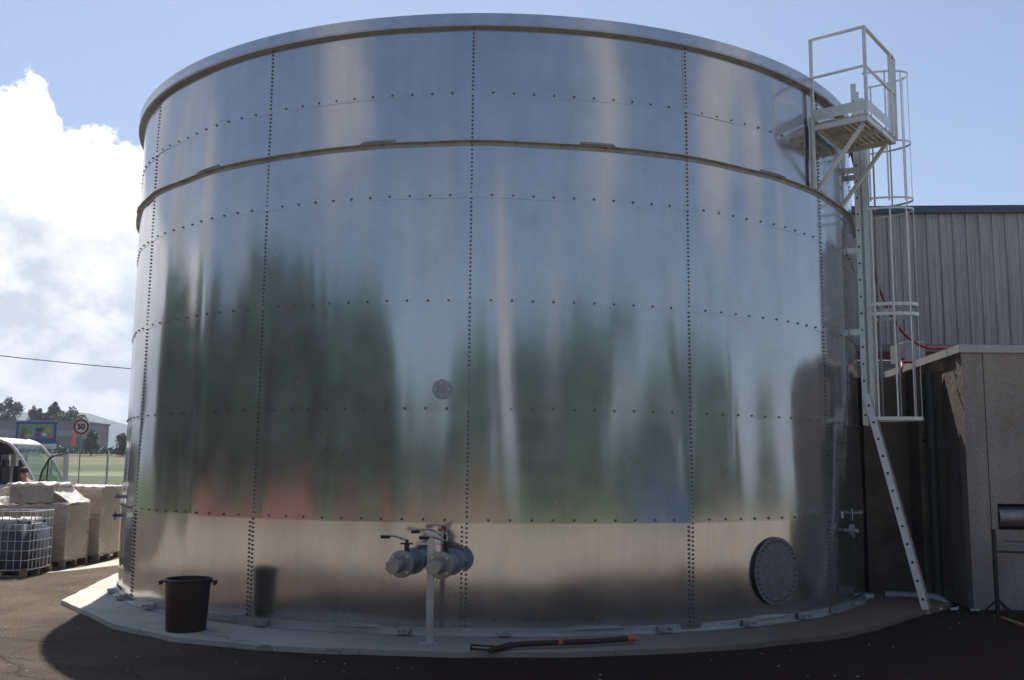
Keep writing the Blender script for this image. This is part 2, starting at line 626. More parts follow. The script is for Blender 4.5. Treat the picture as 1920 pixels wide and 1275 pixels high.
        if kind:
            o['kind'] = kind
        if bevel:
            b = o.modifiers.new('bevel', 'BEVEL')
            b.width = bevel
            b.segments = 2
            b.limit_method = 'ANGLE'
            b.angle_limit = rad(40)
        return o


def tag(o, label=None, cat=None, group=None, kind=None):
    for k, v in (('label', label), ('category', cat), ('group', group), ('kind', kind)):
        if v:
            o[k] = v
    return o


def thing(name, loc, label, cat, group=None):
    o = bpy.data.objects.new(name, None)
    o.empty_display_size = 0.2
    COL.objects.link(o)
    o.location = loc
    ORG[o] = Vector(loc)
    return tag(o, label, cat, group)


def copy_tree(o, parent=None):
    c = o.copy()
    COL.objects.link(c)
    if parent is not None:
        c.parent = parent
    for ch in [x for x in KIDS(o)]:
        copy_tree(ch, c)
    return c


def KIDS(o):
    return [x for x in bpy.data.objects if x.parent == o]


R = 6.677
PHI0, DPHI = -0.05124, 2 * PI / 14
H = 1.4
ZTOP = 8.0
G = -0.07


def at(th, r, z):
    t = rad(th)
    return Vector((r * math.sin(t), -r * math.cos(t), z))


def nrm(th):
    t = rad(th)
    return Vector((math.sin(t), -math.cos(t), 0))


def tan(th):
    t = rad(th)
    return Vector((math.cos(t), math.sin(t), 0))


# ------------------------------------------------------------------ ground
def hgt(x, y):
    """terrain: level round the yard, rising gently behind the tank"""
    if y < 16:
        return -0.16
    h = -0.16 + 0.035 * (y - 16) * min(1, (y - 16) / 12)
    if y > 175:
        h = -0.16 + 0.035 * 159 - (y - 175) * 0.006
    h = max(h, -0.16)
    return h


def grid_mesh(xs, ys, zf, name, mat, kind):
    m = MB()
    vs = [(x, y, zf(x, y)) for y in ys for x in xs]
    nx = len(xs)
    fs = [(j * nx + i, j * nx + i + 1, (j + 1) * nx + i + 1, (j + 1) * nx + i) for j in range(len(ys) - 1) for i in range(nx - 1)]
    m.add(vs, fs)
    return m.build(name, mat, kind=kind, smooth='all')


def fieldmat():
    m = material('grass_and_field', (0.038, 0.052, 0.014), 0.9, 0, 0, 0.5, col2=(0.07, 0.085, 0.030), fine=0.25, fscale=3)
    t = m.node_tree
    b = t.nodes['Principled BSDF']
    src = b.inputs['Base Color'].links[0].from_socket
    g = t.nodes.new('ShaderNodeNewGeometry')
    sp = t.nodes.new('ShaderNodeSeparateXYZ')
    t.links.new(g.outputs['Position'], sp.inputs[0])
    n = t.nodes.new('ShaderNodeTexNoise')
    n.inputs['Scale'].default_value = 0.12
    n.inputs['Detail'].default_value = 4
    t.links.new(g.outputs['Position'], n.inputs['Vector'])
    a = t.nodes.new('ShaderNodeMath')
    a.operation = 'MULTIPLY_ADD'
    t.links.new(n.outputs[0], a.inputs[0])
    a.inputs[1].default_value = 9.0
    t.links.new(sp.outputs[1], a.inputs[2])
    mr = t.nodes.new('ShaderNodeMapRange')
    mr.inputs[1].default_value = 0
    mr.inputs[2].default_value = 200
    t.links.new(a.outputs[0], mr.inputs[0])
    cr = t.nodes.new('ShaderNodeValToRGB')
    cr.color_ramp.interpolation = 'LINEAR'
    E_ = cr.color_ramp.elements
    stops = [(0.0, (1, 1, 1)), (0.305, (1, 1, 1)), (0.312, (3.0, 2.6, 3.6)), (0.345, (3.0, 2.6, 3.6)), (0.352, (1.1, 1.1, 1)), (0.41, (1.1, 1.1, 1)),
             (0.44, (2.2, 1.7, 2.4)), (0.56, (2.3, 1.65, 2.2)), (0.62, (1.9, 1.35, 1.8)), (0.66, (1.5, 0.9, 1.5)), (1.0, (1.4, 1.0, 1.4))]
    while len(E_) < len(stops):
        E_.new(0.5)
    for e, (p_, c) in zip(E_, stops):
        e.position = p_
        e.color = (*c, 1)
    t.links.new(mr.outputs[0], cr.inputs[0])
    mx = t.nodes.new('ShaderNodeMix')
    mx.data_type = 'RGBA'
    mx.blend_type = 'MULTIPLY'
    mx.inputs[0].default_value = 1
    t.links.new(src, mx.inputs[6])
    t.links.new(cr.outputs[0], mx.inputs[7])
    t.links.new(mx.outputs[2], b.inputs['Base Color'])
    return m


MT['field'] = fieldmat()


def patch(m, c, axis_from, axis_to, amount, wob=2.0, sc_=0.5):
    """darker towards +x with wandering border: shade painted into asphalt, brown dirt on slab"""
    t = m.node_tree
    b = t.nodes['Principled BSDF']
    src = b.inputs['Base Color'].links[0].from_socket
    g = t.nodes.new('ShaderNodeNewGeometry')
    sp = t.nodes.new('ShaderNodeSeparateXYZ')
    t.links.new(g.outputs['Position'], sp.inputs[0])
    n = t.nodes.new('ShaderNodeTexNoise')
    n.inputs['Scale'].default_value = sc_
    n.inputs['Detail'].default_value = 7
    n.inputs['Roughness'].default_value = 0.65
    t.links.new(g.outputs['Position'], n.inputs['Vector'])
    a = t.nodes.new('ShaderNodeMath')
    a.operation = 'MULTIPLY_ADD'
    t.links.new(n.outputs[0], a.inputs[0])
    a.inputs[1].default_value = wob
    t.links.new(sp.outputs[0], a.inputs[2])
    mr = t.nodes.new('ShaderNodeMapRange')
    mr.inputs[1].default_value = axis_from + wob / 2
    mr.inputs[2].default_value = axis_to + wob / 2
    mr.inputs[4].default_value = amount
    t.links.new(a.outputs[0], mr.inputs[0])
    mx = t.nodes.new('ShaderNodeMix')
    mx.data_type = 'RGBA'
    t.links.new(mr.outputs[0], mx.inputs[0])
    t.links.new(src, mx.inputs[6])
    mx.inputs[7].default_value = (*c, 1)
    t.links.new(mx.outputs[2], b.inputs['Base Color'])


def cracks(m, scale, width, dark):
    t = m.node_tree
    b = t.nodes['Principled BSDF']
    src = b.inputs['Base Color'].links[0].from_socket
    g = t.nodes.new('ShaderNodeNewGeometry')
    n = t.nodes.new('ShaderNodeTexNoise')
    n.inputs['Scale'].default_value = 1.1
    n.inputs['Detail'].default_value = 5
    t.links.new(g.outputs['Position'], n.inputs['Vector'])
    va_ = t.nodes.new('ShaderNodeVectorMath')
    va_.operation = 'MULTIPLY_ADD'
    t.links.new(n.outputs['Color'], va_.inputs[0])
    va_.inputs[1].default_value = (1.1, 1.1, 0)
    t.links.new(g.outputs['Position'], va_.inputs[2])
    v = t.nodes.new('ShaderNodeTexVoronoi')
    v.feature = 'DISTANCE_TO_EDGE'
    v.inputs['Scale'].default_value = scale
    t.links.new(va_.outputs[0], v.inputs['Vector'])
    mr = t.nodes.new('ShaderNodeMapRange')
    mr.inputs[1].default_value = width * .4
    mr.inputs[2].default_value = width
    mr.inputs[3].default_value = dark
    mr.inputs[4].default_value = 1.0
    t.links.new(v.outputs['Distance'], mr.inputs[0])
    vm = t.nodes.new('ShaderNodeVectorMath')
    vm.operation = 'SCALE'
    t.links.new(src, vm.inputs[0])
    t.links.new(mr.outputs[0], vm.inputs['Scale'])
    t.links.new(vm.outputs[0], b.inputs['Base Color'])


cracks(MT['asphalt'], .33, .006, .55)
cracks(MT['slab'], .42, .005, .6)
patch(MT['asphalt'], (0.034, 0.015, 0.009), -6.6, -0.5, 0.93, 4.0, 0.45)  # deep shade of the right foreground painted into the asphalt colour
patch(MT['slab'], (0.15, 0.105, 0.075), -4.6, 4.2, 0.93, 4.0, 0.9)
xs = [-3000, -1500, -700, -400, -250, -150, -100, -60, -30, 0, 30, 60, 150, 300, 700, 1500, 3000]
ys = [-3000, -1000, -300, -100, -40, 0, 16, 18, 20, 22, 24, 26, 28, 35, 50, 70, 100, 140, 175, 260, 500, 1200, 3500]
grid_mesh(xs, ys, hgt, 'ground', MT['field'], 'structure')


def sheet(name, pts, z, mat):
    m = MB()
    n = len(pts)
    m.add([(x, y, z) for x, y in pts], [tuple(range(n))])
    return m.build(name, mat, kind='structure')


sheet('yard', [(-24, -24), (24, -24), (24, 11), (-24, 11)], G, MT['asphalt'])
sheet('gravel_yard', [(-46, -40), (52, -40), (52, -5), (24.5, -5.2), (10.5, -5.1), (9.6, -8), (8.4, -11.6), (2, -11.9), (-6, -11.5), (-9.6, -10.6), (-10.4, -6), (-10.3, -1.2), (-24.5, -0.6), (-46, -1)], G + 0.004, MT['gravel'])
sheet('path', [(-9.0, 0.7), (-8.55, 1.5), (-8.0, 2.75), (-7.2, 5.2), (-7.0, 8.5), (-8.7, 8.5), (-8.62, 5.0), (-8.66, 2.2), (-8.86, 1.3)], G + 0.004, MT['strip'])

# hills far away
hx = [-1500 + i * 22 for i in range(110)]
prof = [(-1500, 95), (-900, 92), (-700, 84), (-640, 80), (-600, 73), (-560, 67), (-400, 52), (-200, 60), (200, 80), (900, 60)]


def hill_h(x):
    for (a, b), (c, d) in zip(prof, prof[1:]):
        if a <= x <= c:
            return b + (d - b) * (x - a) / (c - a)
    return 50


mh = MB()
hy = [1150, 1200, 1260, 1330, 1400, 1460, 1500, 1540, 1700]
hs = [0, .08, .25, .48, .74, .93, 1.0, .96, .3]
vs = []
for j, y in enumerate(hy):
    for x in hx:
        nn = noise.noise(Vector((x * .012, y * .012, 0))) * 9 + noise.noise(Vector((x * .06, y * .06, 3))) * 2.2
        vs.append((x, y, 6 + (hill_h(x) - 6) * hs[j] + nn * hs[j]))
nx = len(hx)
mh.add(vs, [(j * nx + i, j * nx + i + 1, (j + 1) * nx + i + 1, (j + 1) * nx + i) for j in range(len(hy) - 1) for i in range(nx - 1)])
MT['hill'] = material('forested_hillside', (0.025, 0.045, 0.03), 0.95, 0, 0, 0.03, col2=(0.06, 0.09, 0.055), fine=0.3, fscale=0.2)
mh.build('hills', MT['hill'], kind='structure', smooth='all')

# slab under the tank
front = [(-7.30, .29), (-6.64, -3.6), (-5.92, -4.56), (-4.96, -5.91), (-3.86, -6.83), (-2.76, -7.34), (-1.98, -7.53), (-.44, -7.72), (.9, -7.68), (2.05, -7.42),
         (3.07, -7.08), (4.51, -6.27), (5.3, -5.49), (6.39, -4.22), (7.3, -3.3)]
back = [at(t, 7.3, 0) for t in (112, 126, 140, 154, 168, 182, 196, 210, 224, 238, 252)]
fr2 = []
for a, b in zip(front, front[1:]):
    n_ = max(2, int((Vector(a) - Vector(b)).length / 0.12))
    for i in range(n_):
        t = i / n_
        x, y = a[0] + (b[0] - a[0]) * t, a[1] + (b[1] - a[1]) * t
        w = 0.014 * noise.noise(Vector((x * 2.3, y * 2.3, 0))) * 2 + 0.006 * random.uniform(-1, 1)
        l_ = math.hypot(x, y)
        fr2.append((x + x / l_ * w, y + y / l_ * w))
fr2.append(front[-1])
ms = MB()
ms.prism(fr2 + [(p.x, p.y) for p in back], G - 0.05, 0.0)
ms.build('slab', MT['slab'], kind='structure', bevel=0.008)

# ------------------------------------------------------------------ the tank
waves = []
rw = random.Random(11)
for k, sl in ((9, .010), (14, .014), (19, .013), (23, .015), (29, .016), (37, .015), (43, .011), (52, .010), (64, .007), (83, .004)):
    waves.append((k, sl * R / k * 1.3, rw.uniform(0, 2 * PI), rw.uniform(-.42, .42), rw.uniform(0, 2 * PI)))


def disp(th, z):
    d = 0.026 * z / 1.4 if z < 1.4 else 0.026 - 0.014 * min(1, (z - 1.4) / 1.4)
    q = 1.0 if z < 7.2 else 1.0 - .7 * min(1, (z - 7.2) / .8)
    for k, a, ph, s_z, p2 in waves:
        d += q * a * (1 + 0.45 * math.sin(z * 0.62 + p2)) * math.sin(k * th + ph + s_z * z)
    return d


tank = thing('storage_tank', (0, 0, 0), 'huge round bolted galvanised steel tank filling the picture, with mirror-like wavy wall', 'tank')
rows = [0.0, 1.4, 2.8, 4.2, 5.6, 7.0, 7.99]


def bolt_at(mb, th, z, r=0.0115, h=0.017, base=0.0, n=6):
    P = Vector((math.sin(th), -math.cos(th), 0))
    rr = R + disp(th, z) + base
    a = P * rr + Vector((0, 0, z))
    mb.cyl(a, a + P * h, r, r * 0.85, n)
    mb.cyl(a - P * 0.001, a + P * 0.003, r * 1.45, r * 1.45, 8)


for j in range(6):
    z0, z1 = rows[j], rows[j + 1]
    for k in range(14):
        a0 = PHI0 + k * DPHI
        a1 = a0 + DPHI
        mid = (a0 + a1) / 2
        mid = (mid + PI) % (2 * PI) - PI
        vis = abs(mid) < rad(92)
        ns = 64 if vis else 12
        nz = 7
        m = MB()
        tilt = rw.uniform(-.0016, .0016)
        bow = rw.uniform(-.0012, .0022)
        kink, kph = rw.uniform(.0015, .0036), rw.uniform(0, 2 * PI)
        zb = z0 - 0.022 if j else z0
        over = 0.012
        vs = []
        for b in range(nz + 1):
            v = b / nz
            z = zb + (z1 - zb) * v
            for i in range(ns + 1):
                u = i / ns
                th = a0 - over / 2 + (DPHI + over) * u
                r = R + disp(th, z)
                r += 0.005 * (1 - v) + 0.003 * (1 - u)          # laps: lower edge and one side stand proud
                e = math.sin(PI * u) * math.sin(PI * v)
                r += kink * math.sin(2 * PI * u + kph) * (0.6 + 0.4 * math.sin(PI * v + kph))
                r += bow * e + tilt * (v - .5) * math.sin(PI * u)
                vs.append((r * math.sin(th), -r * math.cos(th), z))
        w = ns + 1
        fs = [(b * w + i, b * w + i + 1, (b + 1) * w + i + 1, (b + 1) * w + i) for b in range(nz) for i in range(ns)]
        m.add(vs, fs)
        if vis:   # sheet thickness on the two proud edges
            e1 = vs[:w]
            e2 = [(x * (1 - .0045 / R), y * (1 - .0045 / R), z) for x, y, z in e1]
            m.add(e1 + e2, [(i, w + i, w + i + 1, i + 1) for i in range(ns)])
            s1 = [vs[b * w] for b in range(nz + 1)]
            s2 = [(x * (1 - .003 / R), y * (1 - .003 / R), z) for x, y, z in s1]
            q = nz + 1
            m.add(s1 + s2, [(i, i + 1, q + i + 1, q + i) for i in range(nz)])
        if vis:
            bm_ = m
            m.mi = 1
            # vertical seam
            n_b = 24 if j < 5 else 17
            for i in range(n_b):
                zz = z0 + 0.03 + (z1 - z0 - .03) * (i + .5) / n_b
                bolt_at(bm_, a0 + 0.0005, zz, base=.005)
                if j == 0 and zz < 1.33:
                    bolt_at(bm_, a0 - 0.0082, zz + 0.012, base=.005)
            if j:
                for i in range(1, 11):
                    bolt_at(bm_, a0 + DPHI * i / 11, z0 + 0.018, r=.012, base=.006)
        m.build('wall_panel', [MT['tank'], MT['bolt']], tank, smooth=True, fix=False)

m = MB()
m.ring([(R - .03, 7.93), (R + .095, 7.93), (R + .095, 7.945), (R + .105, 7.945), (R + .105, 8.10), (R - .06, 8.10), (R - .06, 8.085), (R + .088, 8.085), (R + .088, 7.95), (R - .03, 7.95)], 252)
cap = m.build('top_rim', MT['rim'], tank, smooth=True)
m = MB()
m.add([(0, 0, 8.05)] + [(at(t * 5, R - .05, 7.94)) for t in range(72)], [(0, 1 + i, 1 + (i + 1) % 72) for i in range(72)])
m.build('sun_block_disc', MT['galv_dark'], tank)  # unseen disc added inside the tank top to block sunlight
m = MB()
m.ring([(R + .0, 7.922), (R + .092, 7.922), (R + .092, 7.929), (R + .0, 7.929)], 252)
m.build('rim_underside', MT['galv_dark'], cap)  # dark strip below the rim, its shade put into the colour
# stiffening angle ring
m = MB()
m.ring([(R + .012, 6.285), (R + .018, 6.285), (R + .018, 6.335), (R + .075, 6.335), (R + .075, 6.344), (R + .012, 6.344)], 336, follow=lambda t: disp(t, 6.34) - .004)
gird = m.build('stiffener_ring', MT['girder'], tank, smooth=True)
for k in range(14):
    if k in (4, 5, 6, 7, 8, 9):
        continue
    a = -13.7 + 25.3 * (k if k < 7 else k - 14)
    m = MB()
    m.ring([(R + .014, 6.352), (R + .014, 6.402), (R + .022, 6.402), (R + .022, 6.36), (R + .082, 6.36), (R + .082, 6.352)], 6, rad(a - 2.1), rad(a + 1.9), follow=lambda t: disp(t, 6.34) - .003)
    m.build('splice_plate', MT['girder'], gird)
for k in range(-14, 15):
    t = -3 + k * 5.14
    q = at(t, R + disp(rad(t), 6.34) + .04, 6.33)
    m = MB()
    m.cyl(q, q - Vector((0, 0, .02)), .011, n=6)
    m.build('bolt', MT['bolt'], gird, fix=False)
# bottom ring and anchors
m = MB()
m.ring([(R + .01, 0.002), (R + .095, 0.002), (R + .095, .014), (R + .026, .014), (R + .026, .095), (R + .01, .095)], 252)
base = m.build('base_ring', MT['galv'], tank, smooth=True)
for t in (-66, -58, -47, -39, -26.4, -9.4, 1.2, 18.9, 30.3, 40, 48, 57, 66):
    m = MB()
    n_, t_ = nrm(t), tan(t)
    R_ = Matrix((t_, n_, Vector((0, 0, 1)))).transposed()
    m.box(at(t, R + .11, .035), (.13, .11, .010), R_)
    m.box(at(t, R + .048, .062), (.15, .012, .07), R_)
    for s in (-1, 1):
        m.box(at(t, R + .11, .045) + t_ * s * .07, (.01, .12, .05), R_)
    m.cyl(at(t, R + .12, 0), at(t, R + .12, .085), .011, n=8)
    m.cyl(at(t, R + .12, .04), at(t, R + .12, .056), .022, n=6)
    m.build('anchor_clip', MT['galv'], tank)
for t in (-15, 11.5, 35, -33):   # short loose-edged splice pieces of the base angle
    m = MB()
    m.ring([(R + .03, .07), (R + .10, .085), (R + .102, .095), (R + .03, .08)], 6, rad(t - 2.6), rad(t + 2.6))
    m.build('base_splice', MT['galv'], tank)
# manhole
mc = at(35.45, 0, 0)
n_, t_ = nrm(35.45), tan(35.45)
cz = .70
RW = R + .022
P0 = at(35.45, RW - .012, cz)
m = MB()
m.cyl(P0 - n_ * .05, P0 + n_ * .030, .455, n=64)
man = m.build('manhole_cover', MT['blackp'], tank, smooth=True)
m = MB()
m.cyl(P0 + n_ * .0305, P0 + n_ * .042, .458, n=64)
m.build('cover_plate', MT['manhole'], man, smooth=True)
for i in range(32):
    m = MB()
    t = 2 * PI * i / 32
    q = P0 + t_ * math.cos(t) * .405 + Vector((0, 0, 1)) * math.sin(t) * .405
    m.cyl(q + n_ * .042, q + n_ * .058, .013, n=6)
    m.cyl(q + n_ * .058, q + n_ * .07, .007, n=6)
    m.build('bolt', MT['bolt'], man, fix=False)
# small round plate
n_, t_ = nrm(-5.8), tan(-5.8)
P0 = at(-5.8, RW, 3.06)
m = MB()
m.cyl(P0 - n_ * .03, P0 + n_ * .028, .128, n=40)
pl = m.build('blanking_plate', MT['valve'], tank, smooth=True)
for i in range(4):
    m = MB()
    t = PI / 2 * i
    q = P0 + t_ * math.cos(t) * .085 + Vector((0, 0, 1)) * math.sin(t) * .085
    m.cyl(q + n_ * .028, q + n_ * .05, .018, n=6)
    m.build('bolt', MT['galv'], pl)
# fittings low on the right
n_, t_ = nrm(53.2), tan(53.2)
P0 = at(53.2, RW, 1.17)
m = MB()
m.cyl(P0, P0 + n_ * .22, .032, n=16)
m.cyl(P0 + n_ * .10, P0 + n_ * .125, .10, n=28)
m.cyl(P0 + n_ * .13, P0 + n_ * .15, .10, n=28)
fl = m.build('outlet_flange', MT['valve_flange'], tank, smooth=True)
P0 = at(57.5, RW, 1.42)
n_, t_ = nrm(57.5), tan(57.5)
m = MB()
m.cyl(P0, P0 + n_ * .16, .018, n=12)
m.cyl(P0 + n_ * .05, P0 + n_ * .06, .035, n=12)
m.cyl(P0 + n_ * .10, P0 + n_ * .14, .026, n=6)
m.bar(P0 + n_ * .12 + Vector((0, 0, .02)), P0 + n_ * .12 + Vector((.02, 0, .045)), .012, .02)
m.build('sampling_valve', MT['valve_flange'], tank, smooth=True)
for (t, z, w, h, nm) in ((52.3, 1.41, .10, .10, 'notice_plate'), (57.0, 1.40, .035, .19, 'level_plate')):
    n_, t_ = nrm(t), tan(t)
    m = MB()
    R_ = Matrix((t_, n_, Vector((0, 0, 1)))).transposed()
    m.box(at(t, RW + .020, z), (w, .004, h), R_)
    q = m.build(nm, MT['signwhite'], tank)
    if nm == 'notice_plate':
        m = MB()
        for dz, ww in ((.028, .07), (.008, .04), (-.008, .06), (-.03, .05)):
            m.box(at(t, RW + .0232, z + dz), (ww, .002, .007), R_)
        m.build('printed_lines', MT['boards'], q)
# fittings on the far left silhouette
for z, dz in ((1.55, .1), (1.24, .0)):
    th = -67.5
    n_ = nrm(th)
    P0 = at(th, RW, z)
    m = MB()
    m.cyl(P0, P0 + n_ * .13, .03, n=14)
    m.cyl(P0 + n_ * .08, P0 + n_ * .10, .08, n=20)
    m.build('side_flange', MT['bluepaint'] if z < 1.4 else MT['valve'], tank, smooth=True)


# valve pair -----------------------------------------------------------------
va = thing('valve_assembly', (-.75, -7.4, 0), 'pair of grey capped outlet valves with lever handles on the tank front', 'valves')


def valve(wall, end, zc):
    a, b = Vector((*wall, zc)), Vector((*end, zc - .01))
    d = (b - a).normalized()
    ln = (b - a).length
    x = d.cross(Vector((0, 0, 1))).normalized()
    m = MB()
    m.cyl(a, a + d * (ln * .5), .10, n=28)
    m.cyl(a + d * .015, a + d * .045, .165, n=32)
    pipe = m.build('pipe', MT['valve'], va, smooth=True)
    m = MB()
    m.cyl(a + d * (ln * .5), a + d * (ln - .0), .112, .10, n=28)
    m.cyl(a + d * (ln * .5), a + d * (ln * .5 + .03), .16, n=32)
    m.build('valve_body', MT['valve'], va, smooth=True)
    m = MB()
    m.cyl(b - d * .03, b, .16, n=36)
    m.cyl(b, b + d * .02, .155, .15, n=36)
    fl = m.build('flange', MT['valve_flange'], va, smooth=True)
    for i in range(4):
        m = MB()
        t = rad(45 + 90 * i)
        q = b + d * .02 + x * math.cos(t) * .125 + Vector((0, 0, 1)) * math.sin(t) * .125
        m.cyl(q, q + d * .025, .018, n=6)
        m.build('bolt', MT['alu'], fl)
    m = MB()
    m.cyl(b + d * .02, b + d * .17, .068, .065, n=28)
    m.cyl(b + d * .17, b + d * .29, .086, .082, n=28)
    m.cyl(b + d * .29, b + d * .295, .055, n=24)
    m.cyl(b + d * .12, b + d * .14, .09, n=28)
    capo = m.build('end_cap', MT['valve_flange'], va, smooth=True)
    # safety chain loop
    m = MB()
    q = b + d * .22 - Vector((0, 0, .08))
    pts = [q + x * (-.05 + .1 * i / 10) + Vector((0, 0, -.13 * math.sin(PI * i / 10))) for i in range(11)]
    m.tube(pts, .0045, 5)
    m.build('chain', MT['galv'], capo)
    # stem and lever
    st = a + d * (ln * .78)
    m = MB()
    m.cyl(st + Vector((0, 0, .11)), st + Vector((0, 0, .23)), .03, n=12)
    m.box(st + Vector((0, 0, .225)), (.15, .05, .018))
    m.cyl(st + Vector((0, 0, .23)), st + Vector((0, 0, .27)), .02, n=8)
    m.build('stem', MT['blackp'], va, smooth=True)
    m = MB()
    s0 = st + Vector((0, 0, .262))
    m.tube([s0 + Vector((.01, 0, 0)), s0 + Vector((-.08, -.02, .03)), s0 + Vector((-.16, -.04, .055)), s0 + Vector((-.30, -.07, .055))], [.013, .013, .012, .012], 8)
    lv = m.build('lever', MT['valve_flange'], va, smooth=True)
    m = MB()
    m.tube([s0 + Vector((-.20, -.048, .045)), s0 + Vector((-.31, -.073, .045))], .02, 8)
    m.build('grip', MT['binp'], lv, smooth=True)


valve((-.87, -6.60), (-1.09, -7.36), .94)
valve((-.40, -6.64), (-.62, -7.47), .94)
# third small lever behind the post
m = MB()
m.tube([(-.60, -7.0, 1.22), (-.72, -7.05, 1.30), (-.80, -7.05, 1.32), (-.98, -7.1, 1.31)], .012, 8)
lv = m.build('lever', MT['valve_flange'], va, smooth=True)
m = MB()
m.tube([(-.90, -7.08, 1.295), (-1.0, -7.1, 1.29)], .02, 8)
m.build('grip', MT['binp'], lv, smooth=True)
m = MB()
m.cyl((-.60, -7.0, 1.0), (-.60, -7.0, 1.26), .022, n=10)
m.build('stem', MT['blackp'], va)
m = MB()
for i in range(7):
    t = i * 2.4
    m.box((-.62 + .03 * math.cos(t), -7.2 + .02 * math.sin(t), 1.335 + .02 * math.sin(t * 1.7)), (.035, .03, .022), Matrix.Rotation(t, 3, 'Z'))
m.build('tap_knob', MT['red'], va)
m = MB()
m.cyl((-.62, -7.2, 1.03), (-.62, -7.2, 1.33), .014, n=8)
m.build('tap_stem', MT['galv'], va)
m = MB()
m.box((-.745, -7.30, .64), (.074, .012, 1.27))
m.box((-.784, -7.275, .64), (.008, .05, 1.27))
m.box((-.706, -7.275, .64), (.008, .05, 1.27))
m.box((-.745, -7.29, .008), (.26, .16, .012))
m.box((-.76, -7.33, 1.17), (.30, .03, .025))
m.box((-.72, -7.30, 1.28), (.10, .05, .05))
m.build('support_post', MT['galv'], va)

# ------------------------------------------------------------------ platform on the tank
PT = 51.24
n_, t_ = nrm(PT), tan(PT)
Z = Vector((0, 0, 1))
s0, s1, o0, o1 = -.60, .78, .06, .885
zf = 7.36


def pp(s, o, z):
    return n_ * (R + o) + t_ * s + Z * z


plat = thing('access_platform', pp(.1, .4, zf), 'aluminium access platform with guard rails braced out from the tank top right', 'platform')
RP = Matrix((t_, n_, Z)).transposed()
m = MB()
for i in range(9):
    o = o0 + .05 + (o1 - o0 - .1) * i / 8
    m.box(pp((s0 + s1) / 2, o, zf + .03), (s1 - s0 - .04, .07, .035), RP)
m.build('deck', MT['alu_dirty'], plat)
m = MB()
for s in (s0 + .02, (s0 + s1) / 2, s1 - .02):
    m.box(pp(s, (o0 + o1) / 2, zf - .035), (.045, o1 - o0, .08), RP)
for o in (o0 + .03, o1 - .03):
    m.box(pp((s0 + s1) / 2, o, zf - .035), (s1 - s0 - .09, .04, .078), RP)
m.build('deck_frame', MT['alu'], plat)
m = MB()
m.box(pp(s0 - .006, (o0 + o1) / 2, zf + .16), (.008, o1 - o0, .17), RP)
m.box(pp((s0 + s1) / 2, o1 + .006, zf + .16), (s1 - s0, .008, .17), RP)
m.build('toe_board', MT['alu'], plat)
m = MB()
for s, o in ((s0 - .006, o1 - .02), (s0 - .006, o0 + .02)):
    m.box(pp(s - .006, o, zf + .05), (.012, .05, .06), RP)
m.build('corner_clamp', MT['yellow'], plat)
for (s, o, zb) in ((s0 - .03, o0, 6.35), (s0 - .03, o1, zf + .0), (s1 - .18, o1, zf), (s1, o1, zf)):
    m = MB()
    m.box(pp(s, o, (zb + 8.72) / 2), (.045, .045, 8.72 - zb), RP)
    if zb < 7:
        m.box(pp(s - .04, o - .035, 6.9), (.09, .008, 1.15), RP)
    m.build('post', MT['alu'], plat)
m = MB()
m.box(pp(s0 - .03, (o0 + o1) / 2, 8.735), (.05, o1 - o0 + .05, .03), RP)
m.box(pp((s0 + s1) / 2, o1, 8.735), (s1 - s0 - .0, .05, .028), RP)
m.build('top_rail', MT['alu'], plat)
m = MB()
m.box(pp(s0 - .03, (o0 + o1) / 2, 8.12), (.035, o1 - o0, .03), RP)
m.box(pp((s0 + s1) / 2, o1, 8.12), (s1 - s0, .035, .03), RP)
m.build('mid_rail', MT['alu'], plat)
m = MB()
m.bar(pp(s1 + .02, o1 + .0, zf), pp(s1 - .02, o1 + .02, 8.70), .05, .03)
m.build('gate_stile', MT['alu'], plat)
for s in (s0 + .12, s1 - .15):
    m = MB()
    m.bar(pp(s, o0 - .03, 6.36), pp(s, o1 - .1, zf - .08), .06, .05)
    m.build('brace', MT['alu'], plat)

# ------------------------------------------------------------------ fixed caged ladder
LT = 63.0
n_, t_ = nrm(LT), tan(LT)


def lp(s, o, z):
    return n_ * (R + o) + t_ * s + Z * z


RL = Matrix((t_, n_, Z)).transposed()
lad = thing('caged_ladder', lp(0, .25, 2.85), 'fixed aluminium ladder with safety cage standing off the right side of the tank', 'ladder')
for s in (-.20, .20):
    m = MB()
    m.box(lp(s, .20, 5.72), (.022, .085, 5.8), RL)
    st = m.build('stile', MT['alu'], lad)
    m = MB()
    for i in range(20):
        z = 2.98 + .28 * i
        m.box(lp(s + (.0125 if s > 0 else -.0125), .20, z), (.003, .03, .03), RL)
    m.build('rung_end', MT['black_hole'], st)  # dark squares painted for the shade inside the hollow rungs
for i in range(20):
    m = MB()
    m.box(lp(0, .20, 2.98 + .28 * i), (.38, .028, .028), RL)
    m.build('rung', MT['alu'], lad)
for z in (4.35, 5.72, 7.1):
    for s in (-.20, .20):
        m = MB()
        m.box(lp(s * 1.1, .09, z), (.012, .20, .10), RL)
        m.box(lp(s * 1.1 - .03, .02, z), (.09, .012, .12), RL)
        m.build('wall_bracket', MT['alu'], lad)
# outer guide profile beside the ladder
m = MB()
m.box(lp(-.17, .32, 5.6), (.05, .07, 5.5), RL)
m.build('cage_rail', MT['alu'], lad)
m = MB()
m.box(lp(.15, .32, 5.6), (.05, .07, 5.5), RL)
m.build('cage_rail', MT['alu'], lad)
HO = .36
HW, HD = .34, .70


def hoop(t):
    """cage section: semicircle-ish, t 0..1"""
    a = -PI * .5 + PI * t
    return math.sin(a) * HW, HO + math.cos(a) * HD


